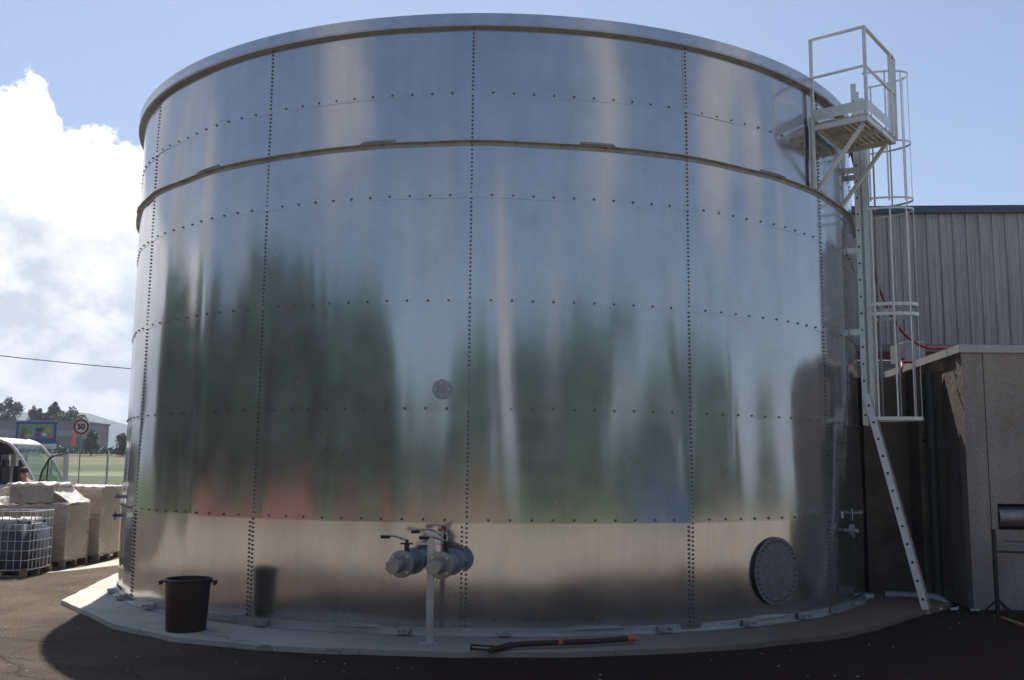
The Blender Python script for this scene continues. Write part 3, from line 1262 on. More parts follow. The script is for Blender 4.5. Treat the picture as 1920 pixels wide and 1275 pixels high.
hz = [2.92, 4.62, 4.78, 6.38, 6.55, 7.52, 8.72]
for i, z in enumerate(hz):
    m = MB()
    pts = [hoop(k / 24) for k in range(25)]
    w = .055 if i in (0, 1, 2) else .035
    vs, fs = [], []
    for s, o in pts:
        for dz in (-w / 2, w / 2):
            for dr in (0, .006):
                vs.append(lp(s * (1 + dr), HO + (o - HO) * (1 + dr), z + dz))
    for k in range(24):
        a, b = k * 4, k * 4 + 4
        fs += [(a, b, b + 1, a + 1), (a + 2, a + 3, b + 3, b + 2), (a, a + 2, b + 2, b), (a + 1, b + 1, b + 3, a + 3)]
    m.add(vs, fs)
    m.build('cage_hoop', MT['alu'], lad)
for t in (.03, .17, .33, .5, .67, .83, .97):
    for za, zb in ((2.90, 6.40), (6.50, 8.74)):
        s, o = hoop(t)
        m = MB()
        m.box(lp(s * .98, HO + (o - HO) * .98, (za + zb) / 2), (.03, .008, zb - za), Matrix.Rotation(rad(LT) - PI / 2 * 0 + (t - .5) * PI * .8, 3, 'Z'))
        m.build('cage_bar', MT['alu'], lad)

# ------------------------------------------------------------------ leaning ladder
A, B = Vector((6.59, -4.01, G)), Vector((6.03, -3.37, 3.32))
d = (B - A).normalized()
w_ = Vector((.454, .891, 0))
w_ = (w_ - d * w_.dot(d)).normalized()
dep = d.cross(w_).normalized()
ll = thing('leaning_ladder', A, 'plain aluminium ladder leaning against the foot of the caged ladder', 'ladder')
RLl = Matrix((w_, dep, d)).transposed()
Ln = (B - A).length
for s in (0, .36):
    m = MB()
    m.box(A + w_ * s + d * (Ln / 2 + .03), (.024, .105, Ln - .06), RLl)
    st = m.build('stile', MT['alu_dirty'] if s else MT['alu'], ll)
    m = MB()
    m.box(A + w_ * s + d * .03, (.03, .11, .07), RLl)
    m.build('rubber_foot', MT['wood'], st)
    m = MB()
    for i in range(12):
        m.box(A + w_ * (s + (-.0135 if s == 0 else .0135)) + d * (.22 + .28 * i), (.003, .036, .036), RLl)
    m.build('rung_end', MT['black_hole'], st)  # shade of the open rung tubes drawn as black squares
for i in range(12):
    m = MB()
    m.box(A + w_ * .18 + d * (.22 + .28 * i), (.335, .03, .03), RLl)
    m.build('rung', MT['alu'], ll)

# ------------------------------------------------------------------ red hose
hose = [(5.50, -3.72, 8.15), (5.75, -3.5, 8.14), (6.0, -3.1, 7.95), (6.12, -2.9, 7.5), (6.22, -2.9, 7.0), (6.28, -2.9, 6.65), (6.33, -2.9, 6.19), (6.44, -2.9, 5.44), (6.6, -2.9, 4.89),
        (6.85, -2.9, 4.44), (7.08, -2.9, 4.24), (7.29, -2.9, 4.15), (7.62, -2.9, 4.15), (7.9, -2.7, 4.15)]


def smoothp(P, n=6):
    P = [Vector(p) for p in P]
    out = []
    for i in range(len(P) - 1):
        p0, p1, p2, p3 = P[max(i - 1, 0)], P[i], P[i + 1], P[min(i + 2, len(P) - 1)]
        for k in range(n):
            t = k / n
            out.append(0.5 * ((2 * p1) + (-p0 + p2) * t + (2 * p0 - 5 * p1 + 4 * p2 - p3) * t * t + (-p0 + 3 * p1 - 3 * p2 + p3) * t ** 3))
    out.append(P[-1])
    return out


m = MB()
m.tube(smoothp(hose), .021, 10)
tag(m.build('hose', MT['red'], loc=(7.9, -2.7, 4.15), smooth=True), 'long red rubber hose hanging from the tank rim down to the concrete wall coping', 'hose')
m = MB()
m.tube(smoothp([(7.35, -1.55, 3.80), (7.42, -1.5, 3.98), (7.5, -1.3, 4.08), (7.62, -1.2, 4.10), (7.9, -1.1, 4.10)]), .024, 10)
tag(m.build('hose', MT['red'], loc=(7.9, -1.1, 4.10), smooth=True), 'short red hose end looping over the pale coping of the concrete wall', 'hose')

# ------------------------------------------------------------------ concrete building on the right
CX, CY = 7.56, -3.5
cb = thing('concrete_building', (CX, CY, G), 'low bare concrete building with metal coping right of the tank, mostly in shade', 'building')
zt = 4.0
m = MB()
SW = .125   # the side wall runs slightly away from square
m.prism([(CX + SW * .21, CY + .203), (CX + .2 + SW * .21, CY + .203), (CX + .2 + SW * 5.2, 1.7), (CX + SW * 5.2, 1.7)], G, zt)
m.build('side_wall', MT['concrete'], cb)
m = MB()
# front wall with a rectangular opening for a duct
ox0, ox1, oz0, oz1 = 8.02, 9.1, 1.17, 1.58
x1 = 16
m.box(((CX + ox0) / 2, CY + .1, (zt + G) / 2), (ox0 - CX, .2, zt - G))
m.box(((ox1 + x1) / 2, CY + .1, (zt + G) / 2), (x1 - ox1, .2, zt - G))
m.box(((ox0 + ox1) / 2, CY + .1, (oz0 + G) / 2), (ox1 - ox0 + .0, .198, oz0 - G))
m.box(((ox0 + ox1) / 2, CY + .1, (zt + oz1) / 2), (ox1 - ox0 + .0, .198, zt - oz1))
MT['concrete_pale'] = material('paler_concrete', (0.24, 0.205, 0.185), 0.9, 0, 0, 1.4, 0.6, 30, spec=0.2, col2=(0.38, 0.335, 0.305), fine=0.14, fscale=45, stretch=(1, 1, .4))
fwl = m.build('front_wall', MT['concrete_pale'], cb)
for x in (7.91, 10.3, 12.7):
    m = MB()
    m.box((x, CY - .002, (zt + G) / 2), (.012, .004, zt - G))
    m.build('joint_line', MT['vandark'], fwl)
for x, z in ((8.35, 3.35), (8.4, 2.0), (8.9, 3.3), (8.45, .6), (9.3, 2.0)):
    m = MB()
    m.cyl((x, CY + .0, z), (x, CY - .003, z), .028, n=14)
    m.build('tie_hole', MT['valve'], fwl)
m = MB()
m.cyl((8.06, CY + .16, 1.375), (9.06, CY + .16, 1.375), .165, n=28)
m.build('duct', MT['galv_dark'], cb, smooth=True)
m = MB()
m.box((8.56, CY + .35, 1.375), (1.2, .02, .6))
m.build('opening_back', MT['black_hole'], cb)  # black sheet standing for the unlit inside of the opening
m = MB()
m.prism([(CX - .05, CY - .05), (CX + .25, CY - .05), (CX + .25 + SW * 5.25, 1.75), (CX - .05 + SW * 5.25, 1.75)], zt + .002, zt + .13)
m.box(((CX + .253 + x1) / 2, CY + .10, zt + .066), (x1 - CX - .253, .30, .126))
m.build('coping', MT['coping'], cb)
m = MB()
m.box((CX + 4.3, CY + 2.4, zt - .3), (8, 4.2, .1))
m.build('roof', MT['concrete'], cb)
# lower cross wall tucked between tank and building, and the dark pipe in the corner
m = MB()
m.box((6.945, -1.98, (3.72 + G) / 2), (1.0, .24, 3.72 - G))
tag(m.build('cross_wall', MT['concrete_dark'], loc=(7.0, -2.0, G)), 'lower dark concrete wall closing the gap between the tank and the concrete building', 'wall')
m = MB()
m.cyl((7.37, -2.70, G), (7.37, -2.70, 3.70), .085, n=24)
m.cyl((7.37, -2.70, 3.6), (7.37, -2.70, 3.74), .10, n=24)
m.box((7.37, -2.60, 2.6), (.20, .08, .05))
m.box((7.37, -2.60, 1.0), (.20, .08, .05))
tag(m.build('drain_pipe', material('dark_green_pipe', (0.016, 0.022, 0.022), .5), loc=(7.37, -2.70, G), smooth=True), 'thick dark vertical pipe in the corner of the concrete wall', 'pipe')
m = MB()
m.tube(smoothp([(6.55, -2.52, .02), (6.8, -2.62, .03), (7.1, -2.78, .03), (7.3, -2.9, 0.0), (7.40, -3.0, -.1)]), .085, 14)
tag(m.build('pipe', MT['galv_dark'], loc=(6.9, -2.7, G), smooth=True), 'dark grey pipe lying on the ground behind the leaning ladder', 'pipe')

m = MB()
m.box((7.44, -2.335, (3.80 + G) / 2), (.44, .45, 3.80 - G))  # pier added so its shadow shapes the sunlit sliver on the side wall
tag(m.build('shadow_pier', MT['concrete_dark'], loc=(7.44, -2.3, G)), 'square pier added in the corner to shade the side wall of the concrete building', 'pier')

# steel frame standing in front of the concrete wall
sf = thing('steel_frame', (7.95, -3.85, G), 'dark steel frame with tripod foot standing before the concrete wall at the right edge', 'frame')
m = MB()
m.bar((7.76, -3.85, G), (7.76, -3.85, 1.2), .05, .05)
for a in (-.4, .5, 2.4):
    m.bar((7.76, -3.85, .14), (7.76 + .22 * math.cos(a), -3.85 + .12 * math.sin(a), G + .02), .03, .03)
m.build('post', MT['blackp'], sf)
m = MB()
m.bar((7.76, -3.85, .86), (8.9, -3.95, .84), .035, .035)
m.bar((7.9, -3.85, 1.02), (8.9, -3.93, 1.0), .012, .012)
m.build('rail', MT['blackp'], sf)
m = MB()
m.bar((8.9, -3.95, G), (8.9, -3.95, 1.2), .05, .05)
m.build('post', MT['blackp'], sf)

# ------------------------------------------------------------------ metal hall behind
hall = thing('metal_hall', (10, 3, G), 'tall industrial hall clad in weathered grey corrugated steel behind the concrete wall', 'building')
PA, PB = Vector((6.9, 3.45)), Vector((18.0, 2.6))
dv = (PB - PA)
Lw = dv.length
dv.normalize()
nv_ = Vector((dv.y, -dv.x))
zb0, zt0 = 5.0, 8.16
m = MB()
vs, fs = [], []
u = 0
prof = []
pitch = .30
while u < Lw:
    prof += [(u, 0), (u + .07, 0), (u + .08, .008), (u + .10, .008), (u + .11, 0), (u + .19, 0), (u + .215, .04), (u + .262, .04), (u + .287, 0)]
    u += pitch
for u, o in prof:
    q = PA + dv * u + nv_ * (o)
    vs += [(q.x, q.y, zb0), (q.x, q.y, zt0)]
fs = [(2 * i, 2 * i + 2, 2 * i + 3, 2 * i + 1) for i in range(len(prof) - 1)]
m.add(vs, fs)
m.build('cladding', MT['cladding'], hall, fix=False)
m = MB()
ang = math.atan2(dv.y, dv.x)
RH = Matrix.Rotation(ang, 3, 'Z')
mid = (PA + PB) / 2 + nv_ * .06
m.box((mid.x, mid.y, zt0 + .04), (Lw + .1, .16, .17), RH)
m.build('roof_edge', MT['fascia'], hall)
m = MB()
q = (PA + PB) / 2 - nv_ * 5.2
m.box((q.x, q.y, zt0 - .2), (Lw, 10, .1), RH)
m.box((q.x, q.y, (zb0 + G) / 2 - .3), (Lw, 10, zb0 - G - .7), RH)
m.build('hall_core', MT['vandark'], hall)
# narrow plinth under the cladding with red steel showing
m = MB()
q = (PA + PB) / 2 + nv_ * .03
m.box((q.x, q.y, 4.74), (Lw, .10, .18), RH)
m.build('red_beam', material('red_oxide_beam', (0.12, 0.02, 0.02), .6), hall)
m = MB()
m.box((q.x, q.y, 4.92), (Lw, .12, .16), RH)
m.box((q.x, q.y, 2.3), (Lw, .14, 4.66), RH)
m.build('plinth', MT['greywall'], hall)
eb = thing('equipment_box', (8.3, .4, 3.75), 'pale grey sheet metal box standing behind the coping of the concrete wall', 'box')
m = MB()
m.box((8.43, .5, 4.2), (.42, .5, .96))
m.build('housing', MT['lightbox'], eb, bevel=.01)
m = MB()
m.box((8.14, .5, 4.45), (.1, .3, .36))
m.build('side_panel', MT['coping'], eb)
m = MB()
m.box((8.43, .5, 3.73), (.5, .5, .12))
m.build('foot', MT['concrete'], eb)

# ------------------------------------------------------------------ bin
bc = Vector((-3.88, -6.37, 0))
bn = thing('bin', bc, 'empty dark brown plastic bin with side handles standing on the slab', 'bin')
m = MB()
pr = [(.242, 0), (.248, .03), (.279, .60), (.295, .605), (.299, .635), (.284, .645), (.268, .64), (.232, .03)]
nn = 48
vs = []
for i in range(nn):
    t = 2 * PI * i / nn
    for r, z in pr:
        vs.append(bc + Vector((r * math.cos(t), r * math.sin(t), z + .002)))
k = len(pr)
fs = [(i * k + j, ((i + 1) % nn) * k + j, ((i + 1) % nn) * k + j + 1, i * k + j + 1) for i in range(nn) for j in range(k - 1)]
m.add(vs, fs)
m.add([bc + Vector((.234 * math.cos(2 * PI * i / nn), .234 * math.sin(2 * PI * i / nn), .03)) for i in range(nn)], [tuple(range(nn))])
m.build('body', MT['binp'], bn, smooth=True)
for s in (-1, 1):
    m = MB()
    m.box(bc + Vector((s * .318, 0, .605)), (.07, .16, .022))
    m.box(bc + Vector((s * .345, 0, .585)), (.014, .14, .045))
    m.build('handle', MT['binp'], bn, bevel=.006)

# ------------------------------------------------------------------ webbing / hose tool on the ground
ht = thing('drill_hose', (.8, -7.5, 0), 'dark brown padded hose with orange collars lying on the slab edge by the base ring', 'hose')
m = MB()
pth = smoothp([(.20, -7.62, .055), (.55, -7.52, .06), (.80, -7.47, .06), (1.2, -7.36, .06), (1.62, -7.2, .065)], 4)
m.tube(pth, .033, 12)
m.build('sleeve', MT['hose_b'], ht, smooth=True)
m = MB()
m.tube([(.76, -7.48, .06), (.81, -7.467, .06)], .036, 12)
m.build('collar', MT['orange'], ht)
m = MB()
m.tube([(1.60, -7.208, .065), (1.66, -7.18, .065), (1.71, -7.16, .065)], [.038, .038, .030], 12)
m.build('end_collar', MT['orange'], ht, smooth=True)
m = MB()
m.tube([(.22, -7.62, .055), (.05, -7.72, .03), (-.04, -7.76, .015)], [.04, .036, .025], 8)
m.bar((.05, -7.70, .05), (-.24, -7.66, .06), .02, .02)
m.bar((.05, -7.76, .02), (-.24, -7.72, .03), .02, .02)
m.bar((-.24, -7.74, .03), (-.24, -7.64, .06), .02, .03)
m.build('fork', MT['hose_b'], ht)

# foam scraps and a batten by the concrete wall
fsr = random.Random(4)
for lab, c in (('small white foam scrap on the ground nearest the leaning ladder', (6.95, -3.62)), ('middle white foam scrap on the ground along the concrete wall', (7.2, -3.6)), ('largest white foam scrap at the foot of the concrete wall corner', (7.47, -3.72))):
    m = MB()
    for i in range(6):
        m.box((c[0] + fsr.uniform(-.07, .07), c[1] + fsr.uniform(-.03, .03), G + .02 + fsr.uniform(0, .02)), (fsr.uniform(.02, .07), fsr.uniform(.02, .05), fsr.uniform(.01, .04)), Matrix.Rotation(fsr.uniform(0, 3), 3, 'Z'))
    tag(m.build('foam_scrap', MT['foam'], loc=(c[0], c[1], G)), lab, 'scrap', 'foam scraps by the wall')
m = MB()
m.bar((7.50, -4.45, G + .02), (7.42, -5.5, G + .02), .045, .03)
tag(m.build('batten', MT['wood'], loc=(7.46, -4.9, G)), 'thin light wooden batten lying on dark asphalt at the right edge', 'batten')

# small stones and litter on the asphalt
ps = MB()
prr = random.Random(5)
for i in range(420):
    x, y = prr.uniform(-9, 8), prr.uniform(-11.5, -.5)
    if math.hypot(x, y) < 7.9 or (y > -3.2 and x > 5):
        continue
    r = prr.uniform(.006, .018) * (1.8 if prr.random() < .06 else 1)
    cc = Vector((x, y, G + r * .3))
    ps.add([cc + Vector((r, 0, 0)), cc + Vector((0, r * .8, 0)), cc + Vector((-r, 0, 0)), cc + Vector((0, -r * .9, 0)), cc + Vector((0, 0, r * .6)), cc - Vector((0, 0, r * .5))],
           [(0, 1, 4), (1, 2, 4), (2, 3, 4), (3, 0, 4), (1, 0, 5), (2, 1, 5), (3, 2, 5), (0, 3, 5)])
tag(ps.build('pebbles', material('pale_grit', (.34, .31, .27), .9, 0, .3, 4), fix=False), 'scattered pale grit and tiny stones on the asphalt', 'grit', kind='stuff')


# ------------------------------------------------------------------ pallets, loads, IBC
def pallet(mb, x0, x1, y0, y1, z):
    """standard wooden pallet into mb"""
    mb.box(((x0 + x1) / 2, (y0 + y1) / 2, z + .135), (x1 - x0, y1 - y0, .022))
    for i in range(3):
        yy = y0 + .05 + (y1 - y0 - .1) * i / 2
        mb.box(((x0 + x1) / 2, yy, z + .011), (x1 - x0, .1, .02))
        for k in range(3):
            xx = x0 + .06 + (x1 - x0 - .12) * k / 2
            mb.box((xx, yy, z + .0725), (.12 if k != 1 else .14, .098, .1))


ibc = thing('liquid_tote', (-9.45, .75, G), 'square plastic liquid container in a steel tube cage on a pallet, at the left edge', 'liquid container')
X0, X1, Y0, Y1 = -9.97, -8.95, .15, 1.3
m = MB()
pallet(m, X0, X1, Y0, Y1, G)
m.build('pallet', MT['wood'], ibc)
# plastic bottle
bm = bmesh.new()
bmesh.ops.create_cube(bm, size=1)
bmesh.ops.scale(bm, vec=(X1 - X0 - .05, Y1 - Y0 - .05, .98), verts=bm.verts)
bmesh.ops.bevel(bm, geom=[e for e in bm.edges if abs((e.verts[0].co - e.verts[1].co).z) > .5], offset=.13, segments=5, affect='EDGES')
bmesh.ops.bevel(bm, geom=[e for e in bm.edges if e.verts[0].co.z > .4 and e.verts[1].co.z > .4], offset=.1, segments=4, affect='EDGES')
me = bpy.data.meshes.new('bottle')
bm.to_mesh(me)
bm.free()
for v in me.vertices:
    v.co += Vector(((X0 + X1) / 2, (Y0 + Y1) / 2, .53)) - ORG[ibc]
me.materials.append(MT['bottle'])
me.polygons.foreach_set('use_smooth', [True] * len(me.polygons))
o = bpy.data.objects.new('bottle', me)
COL.objects.link(o)
o.parent = ibc
ORG[o] = ORG[ibc]
m = MB()
m.cyl((-9.46, .7, 1.0), (-9.46, .7, 1.05), .09, n=20)
m.build('lid', MT['blackp'], ibc)
m = MB()
rr = .009


def rrect(z, g=.0):
    c = .1
    P = []
    for cx, cy, a in ((X1 - c, Y1 - c, 0), (X0 + c, Y1 - c, 90), (X0 + c, Y0 + c, 180), (X1 - c, Y0 + c, 270)):
        for k in range(4):
            t = rad(a + 30 * k)
            P.append(Vector((cx + (c + g) * math.cos(t), cy + (c + g) * math.sin(t), z)))
    return P


for z in (.05, .24, .42, .60, .80, 1.00, 1.16):
    m.tube(rrect(z), rr * (1.3 if z > 1.1 else 1), 6, closed=True)
for i in range(7):
    for y in (Y0, Y1):
        x = X0 + .1 + (X1 - X0 - .2) * i / 6
        m.tube([(x, y, .05), (x, y, 1.16)], rr, 6)
    for x in (X0, X1):
        y = Y0 + .1 + (Y1 - Y0 - .2) * i / 6
        m.tube([(x, y, .05), (x, y, 1.16)], rr, 6)
m.build('cage', MT['galv'], ibc, smooth=True)


def filmbox(mb, x0, x1, y0, y1, z0, z1, seed, amp=.010, topamp=.034, n=26):
    """loose film over five sides of a box"""
    def q(u, v, w):
        return Vector((x0 + (x1 - x0) * u, y0 + (y1 - y0) * v, z0 + (z1 - z0) * w))
    faces = [((0, 0, 0), (1, 0, 0), (0, 0, 1)), ((1, 0, 0), (0, 1, 0), (0, 0, 1)), ((1, 1, 0), (-1, 0, 0), (0, 0, 1)), ((0, 1, 0), (0, -1, 0), (0, 0, 1)), ((0, 0, 1), (1, 0, 0), (0, 1, 0))]
    cen = q(.5, .5, .5)
    for a, du, dv_ in faces:
        vs = []
        for j in range(n + 1):
            for i in range(n + 1):
                P = q(a[0] + du[0] * i / n + dv_[0] * j / n, a[1] + du[1] * i / n + dv_[1] * j / n, a[2] + du[2] * i / n + dv_[2] * j / n)
                d3 = Vector([noise.noise(P * 7 + Vector((seed, k * 9, 0))) + .6 * noise.noise(P * 17 + Vector((seed, k * 7, 2))) for k in range(3)])
                A_ = amp + (topamp - amp) * (1 if P.z > z1 - .02 else 0)
                out = (P - cen)
                out.x /= (x1 - x0)
                out.y /= (y1 - y0)
                out.z /= (z1 - z0)
                out.normalize()
                P2 = P + d3 * A_ + out * (.014 + A_)
                if P.z < z0 + .01:
                    P2.z = P.z + abs(d3.z) * .02
                vs.append(P2)
        w = n + 1
        mb.add(vs, [(j * w + i, j * w + i + 1, (j + 1) * w + i + 1, (j + 1) * w + i) for j in range(n) for i in range(n)])


def load(x0, x1, y0, y1, z1, label, seed, cm='card', ztop2=None):
    t = thing('pallet_load', ((x0 + x1) / 2, (y0 + y1) / 2, G), label, 'pallet load', 'wrapped pallet loads beside the tank')
    m = MB()
    pallet(m, x0, x1, y0, y1, G)
    m.build('pallet', MT['wood'], t)
    m = MB()
    zb = G + .148
    g = .004
    m.box(((x0 + x1) / 2, (y0 + y1) / 2, (zb + z1) / 2), (x1 - x0 - .06, y1 - y0 - .06, z1 - zb), None)
    m.build('carton', MT[cm], t, bevel=.012)
    m = MB()
    filmbox(m, x0 + .02, x1 - .02, y0 + .02, y1 - .02, zb - .03, z1, seed)
    m.build('stretch_film', MT['film'], t, smooth=True, fix=False)
    return t


load(-10.2, -8.97, 1.9, 3.1, 1.22, 'film wrapped carton load on a pallet directly behind the caged liquid container', 1)
load(-10.1, -8.86, 3.42, 4.7, 1.56, 'taller film wrapped carton load on a pallet nearest the tank', 2)
load(-11.9, -10.6, 2.6, 3.8, 1.3, 'film wrapped pallet load at the left edge beside the van', 3)
bx = thing('cardboard_box', (-9.8, 2.5, 1.25), 'long grey cardboard box under loose film lying on top of the pallet load', 'box')
m = MB()
m.box((-9.80, 2.5, 1.44), (.9, 1.0, .37))
m.build('carton', MT['carddark'], bx, bevel=.01)
m = MB()
filmbox(m, -10.27, -9.33, 1.98, 3.02, 1.27, 1.63, 9, .012, .04)
# film tail bulging off to the left
vs = []
n1, n2 = 14, 10
for j in range(n2 + 1):
    for i in range(n1 + 1):
        u, v = i / n1, j / n2
        x = -10.25 - .42 * math.sin(PI * u) * (1 - .4 * v)
        z = 1.6 - .42 * u + .03 * math.sin(9 * v)
        P = Vector((x, 2.0 + .5 * v, z))
        vs.append(P + Vector([.03 * noise.noise(P * 6 + Vector((k * 5, 0, 0))) for k in range(3)]))
m.add(vs, [(j * (n1 + 1) + i, j * (n1 + 1) + i + 1, (j + 1) * (n1 + 1) + i + 1, (j + 1) * (n1 + 1) + i) for j in range(n2) for i in range(n1)])
# film sheet sloping from box down over the load's top
vs = []
for j in range(n2 + 1):
    for i in range(n1 + 1):
        u, v = i / n1, j / n2
        P = Vector((-9.36 + .42 * u, 1.95 + 1.1 * v, 1.60 - .33 * u ** .7))
        vs.append(P + Vector([.035 * noise.noise(P * 8 + Vector((k * 5, 0, 1))) for k in range(3)]))
m.add(vs, [(j * (n1 + 1) + i, j * (n1 + 1) + i + 1, (j + 1) * (n1 + 1) + i + 1, (j + 1) * (n1 + 1) + i) for j in range(n2) for i in range(n1)])
m.build('loose_film', MT['film'], bx, smooth=True, fix=False)

# ------------------------------------------------------------------ van, facing right, front door open
VY0, VY1 = 7.9, 9.85
van = thing('van', (-14.5, 8.9, G), 'white delivery van with its front door swung open behind the pallet loads', 'van')
gz = G


def zz(h):
    return gz + h


m = MB()
low = [(-17.9, .45), (-17.9, 1.45), (-12.55, 1.62), (-12.35, 1.55), (-11.65, 1.32), (-11.45, .95), (-11.42, .5), (-11.6, .4), (-12.0, .4), (-12.1, .62), (-12.4, .8), (-12.75, .62), (-12.85, .4),
       (-16.1, .4), (-16.2, .62), (-16.5, .8), (-16.85, .62), (-16.95, .4)]
m.extrude([(x, zz(z)) for x, z in low], 'y', VY0, VY1)
m.build('body', MT['white'], van, bevel=.05)
m = MB()   # cargo side walls and rear
m.box((-16.0, VY1 - .04, zz(2.12)), (3.8, .06, 1.3))
m.box((-17.86, (VY0 + VY1) / 2, zz(2.12)), (.06, 1.9, 1.3))
m.box((-16.8, VY0 + .04, zz(2.12)), (2.2, .06, 1.3))
m.build('cargo_wall', MT['white'], van)
m = MB()
m.box((-14.35, (VY0 + VY1) / 2 + .1, zz(1.9)), (.06, 1.6, 1.75))
m.box((-15.9, VY1 - .1, zz(1.9)), (3.0, .03, 1.7))
m.build('cargo_lining', MT['vandark'], van)
m = MB()   # roof shell
top = [(-17.9, 2.80), (-17.6, 2.88), (-14.0, 2.90), (-13.55, 2.86), (-13.2, 2.72), (-13.2, 2.66), (-13.55, 2.78), (-14.0, 2.82), (-17.6, 2.80), (-17.88, 2.72)]
m.extrude([(x, zz(z)) for x, z in top], 'y', VY0 + .06, VY1 - .06)
m.build('roof', MT['white'], van, bevel=.02)
for y in (VY0 + .06, VY1 - .06):
    m = MB()
    m.tube(smoothp([(-13.6, y, zz(2.84)), (-13.2, y, zz(2.68)), (-12.85, y, zz(2.28)), (-12.5, y, zz(1.72))], 4), .045, 8)
    m.build('screen_pillar', MT['white'], van, smooth=True)
    m = MB()
    m.box((-13.95, y, zz(2.15)), (.16, .08, 1.35))
    m.build('pillar', MT['white'], van)
m = MB()
vs = [(-13.16, VY0 + .1, zz(2.64)), (-13.16, VY1 - .1, zz(2.64)), (-12.5, VY1 - .1, zz(1.72)), (-12.5, VY0 + .1, zz(1.72))]
m.add(vs, [(0, 1, 2, 3)])
m.build('windscreen', MT['glass'], van)
m = MB()
m.add([(-13.86, VY1 - .05, zz(2.5)), (-13.2, VY1 - .05, zz(2.5)), (-12.65, VY1 - .05, zz(1.66)), (-13.86, VY1 - .05, zz(1.66))], [(0, 1, 2, 3)])
m.build('side_window', MT['glass'], van)
for y in (VY0 + .5, VY1 - .5):
    m = MB()
    m.box((-13.55, y, zz(1.75)), (.16, .5, .7))
    m.box((-13.5, y, zz(2.18)), (.1, .28, .2))
    m.build('seat', MT['vandark'], van, bevel=.03)
m = MB()
m.box((-13.45, 8.1, zz(2.55)), (.5, .25, .28))
m.build('sun_visor', MT['vandark'], van, bevel=.03)
for x in (-12.42, -16.52):
    for y in (VY0 + .12, VY1 - .12):
        m = MB()
        m.cyl((x, y - .11, zz(.34)), (x, y + .11, zz(.34)), .34, n=28)
        w = m.build('wheel', MT['blackp'], van, smooth=True)
        m = MB()
        m.cyl((x, y - .115, zz(.34)), (x, y + .115, zz(.34)), .2, n=20)
        m.build('rim', MT['alu'], w)
for y in (VY0 + .3, VY1 - .3):
    m = MB()
    m.box((-11.50, y, zz(.98)), (.14, .34, .2))
    m.build('headlight', MT['glass'], van, bevel=.03)
# the open door, hinged at the front edge and swung forward
hg = Vector((-12.35, VY0 - .02, 0))
dd = Vector((.93, -.37, 0)).normalized()


def dp(u, z):
    return hg + dd * u + Z * (zz(z))


dn = Vector((-dd.y, dd.x, 0))
m = MB()
out = [(0.02, .45), (.95, .45), (1.02, .9), (1.02, 1.5), (0.0, 1.5)]
vs = [dp(u, z) - dn * .03 for u, z in out] + [dp(u, z) + dn * .03 for u, z in out]
k = len(out)
m.add(vs, [tuple(range(k))[::-1], tuple(range(k, 2 * k))] + [(i, (i + 1) % k, k + (i + 1) % k, k + i) for i in range(k)])
door = m.build('door', MT['white'], van)
m = MB()
m.tube([dp(.02, 1.5), dp(.12, 1.95), dp(.36, 2.32)], .026, 8)
m.tube([dp(.36, 2.32), dp(.62, 2.40), dp(.95, 2.43)], .022, 8)
m.tube([dp(.30, 1.5), dp(.33, 2.3)], .018, 8)
m.build('window_frame', MT['blackp'], door, smooth=True)
m = MB()
m.bar(dp(.97, 1.5), dp(.93, 2.42), .13, .05)
m.bar(dp(.36, 2.36), dp(.95, 2.40), .03, .05)
m.build('door_edge', MT['white'], door)
m = MB()
m.add([dp(.05, 1.5), dp(.9, 1.5), dp(.9, 2.38), dp(.36, 2.3), dp(.12, 1.92)], [(0, 1, 2, 3, 4)])
m.build('window_glass', MT['glass'], door)
m = MB()
m.tube([dp(.32, 1.62) - dn * .12 + Z * (.12 * math.sin(t)) + dd * (.06 * math.cos(t)) for t in [i * PI / 6 for i in range(12)]], .014, 6, closed=True)
m.build('mirror', MT['blackp'], door)


# ------------------------------------------------------------------ the man at the van
def skinned(name, verts, edges, radii, mat, parent=None, loc=None, sub=2):
    me = bpy.data.meshes.new(name)
    me.from_pydata([Vector(v) for v in verts], edges, [])
    o = bpy.data.objects.new(name, me)
    COL.objects.link(o)
    s = o.modifiers.new('skin', 'SKIN')
    for i, r in enumerate(radii):
        sv = me.skin_vertices[0].data[i]
        sv.radius = (r, r) if isinstance(r, float) else r
        sv.use_root = (i == 0)
    s.use_smooth_shade = True
    b = o.modifiers.new('sub', 'SUBSURF')
    b.levels = sub
    b.render_levels = sub
    dg = bpy.context.evaluated_depsgraph_get()
    ev = o.evaluated_get(dg)
    nm = bpy.data.meshes.new_from_object(ev)
    o.modifiers.clear()
    o.data = nm
    bpy.data.meshes.remove(me)
    nm.materials.clear()
    nm.materials.append(mat)
    nm.polygons.foreach_set('use_smooth', [True] * len(nm.polygons))
    if loc is not None:
        for v in nm.vertices:
            v.co -= Vector(loc)
        o.location = loc
        ORG[o] = Vector(loc)
    elif parent is not None:
        for v in nm.vertices:
            v.co -= ORG[parent]
        o.parent = parent
        ORG[o] = ORG[parent]
    return o


mb_ = Vector((-12.02, 6.9, G))


def mp_(x, y, z):
    return mb_ + Vector((x, y, z * 1.085))


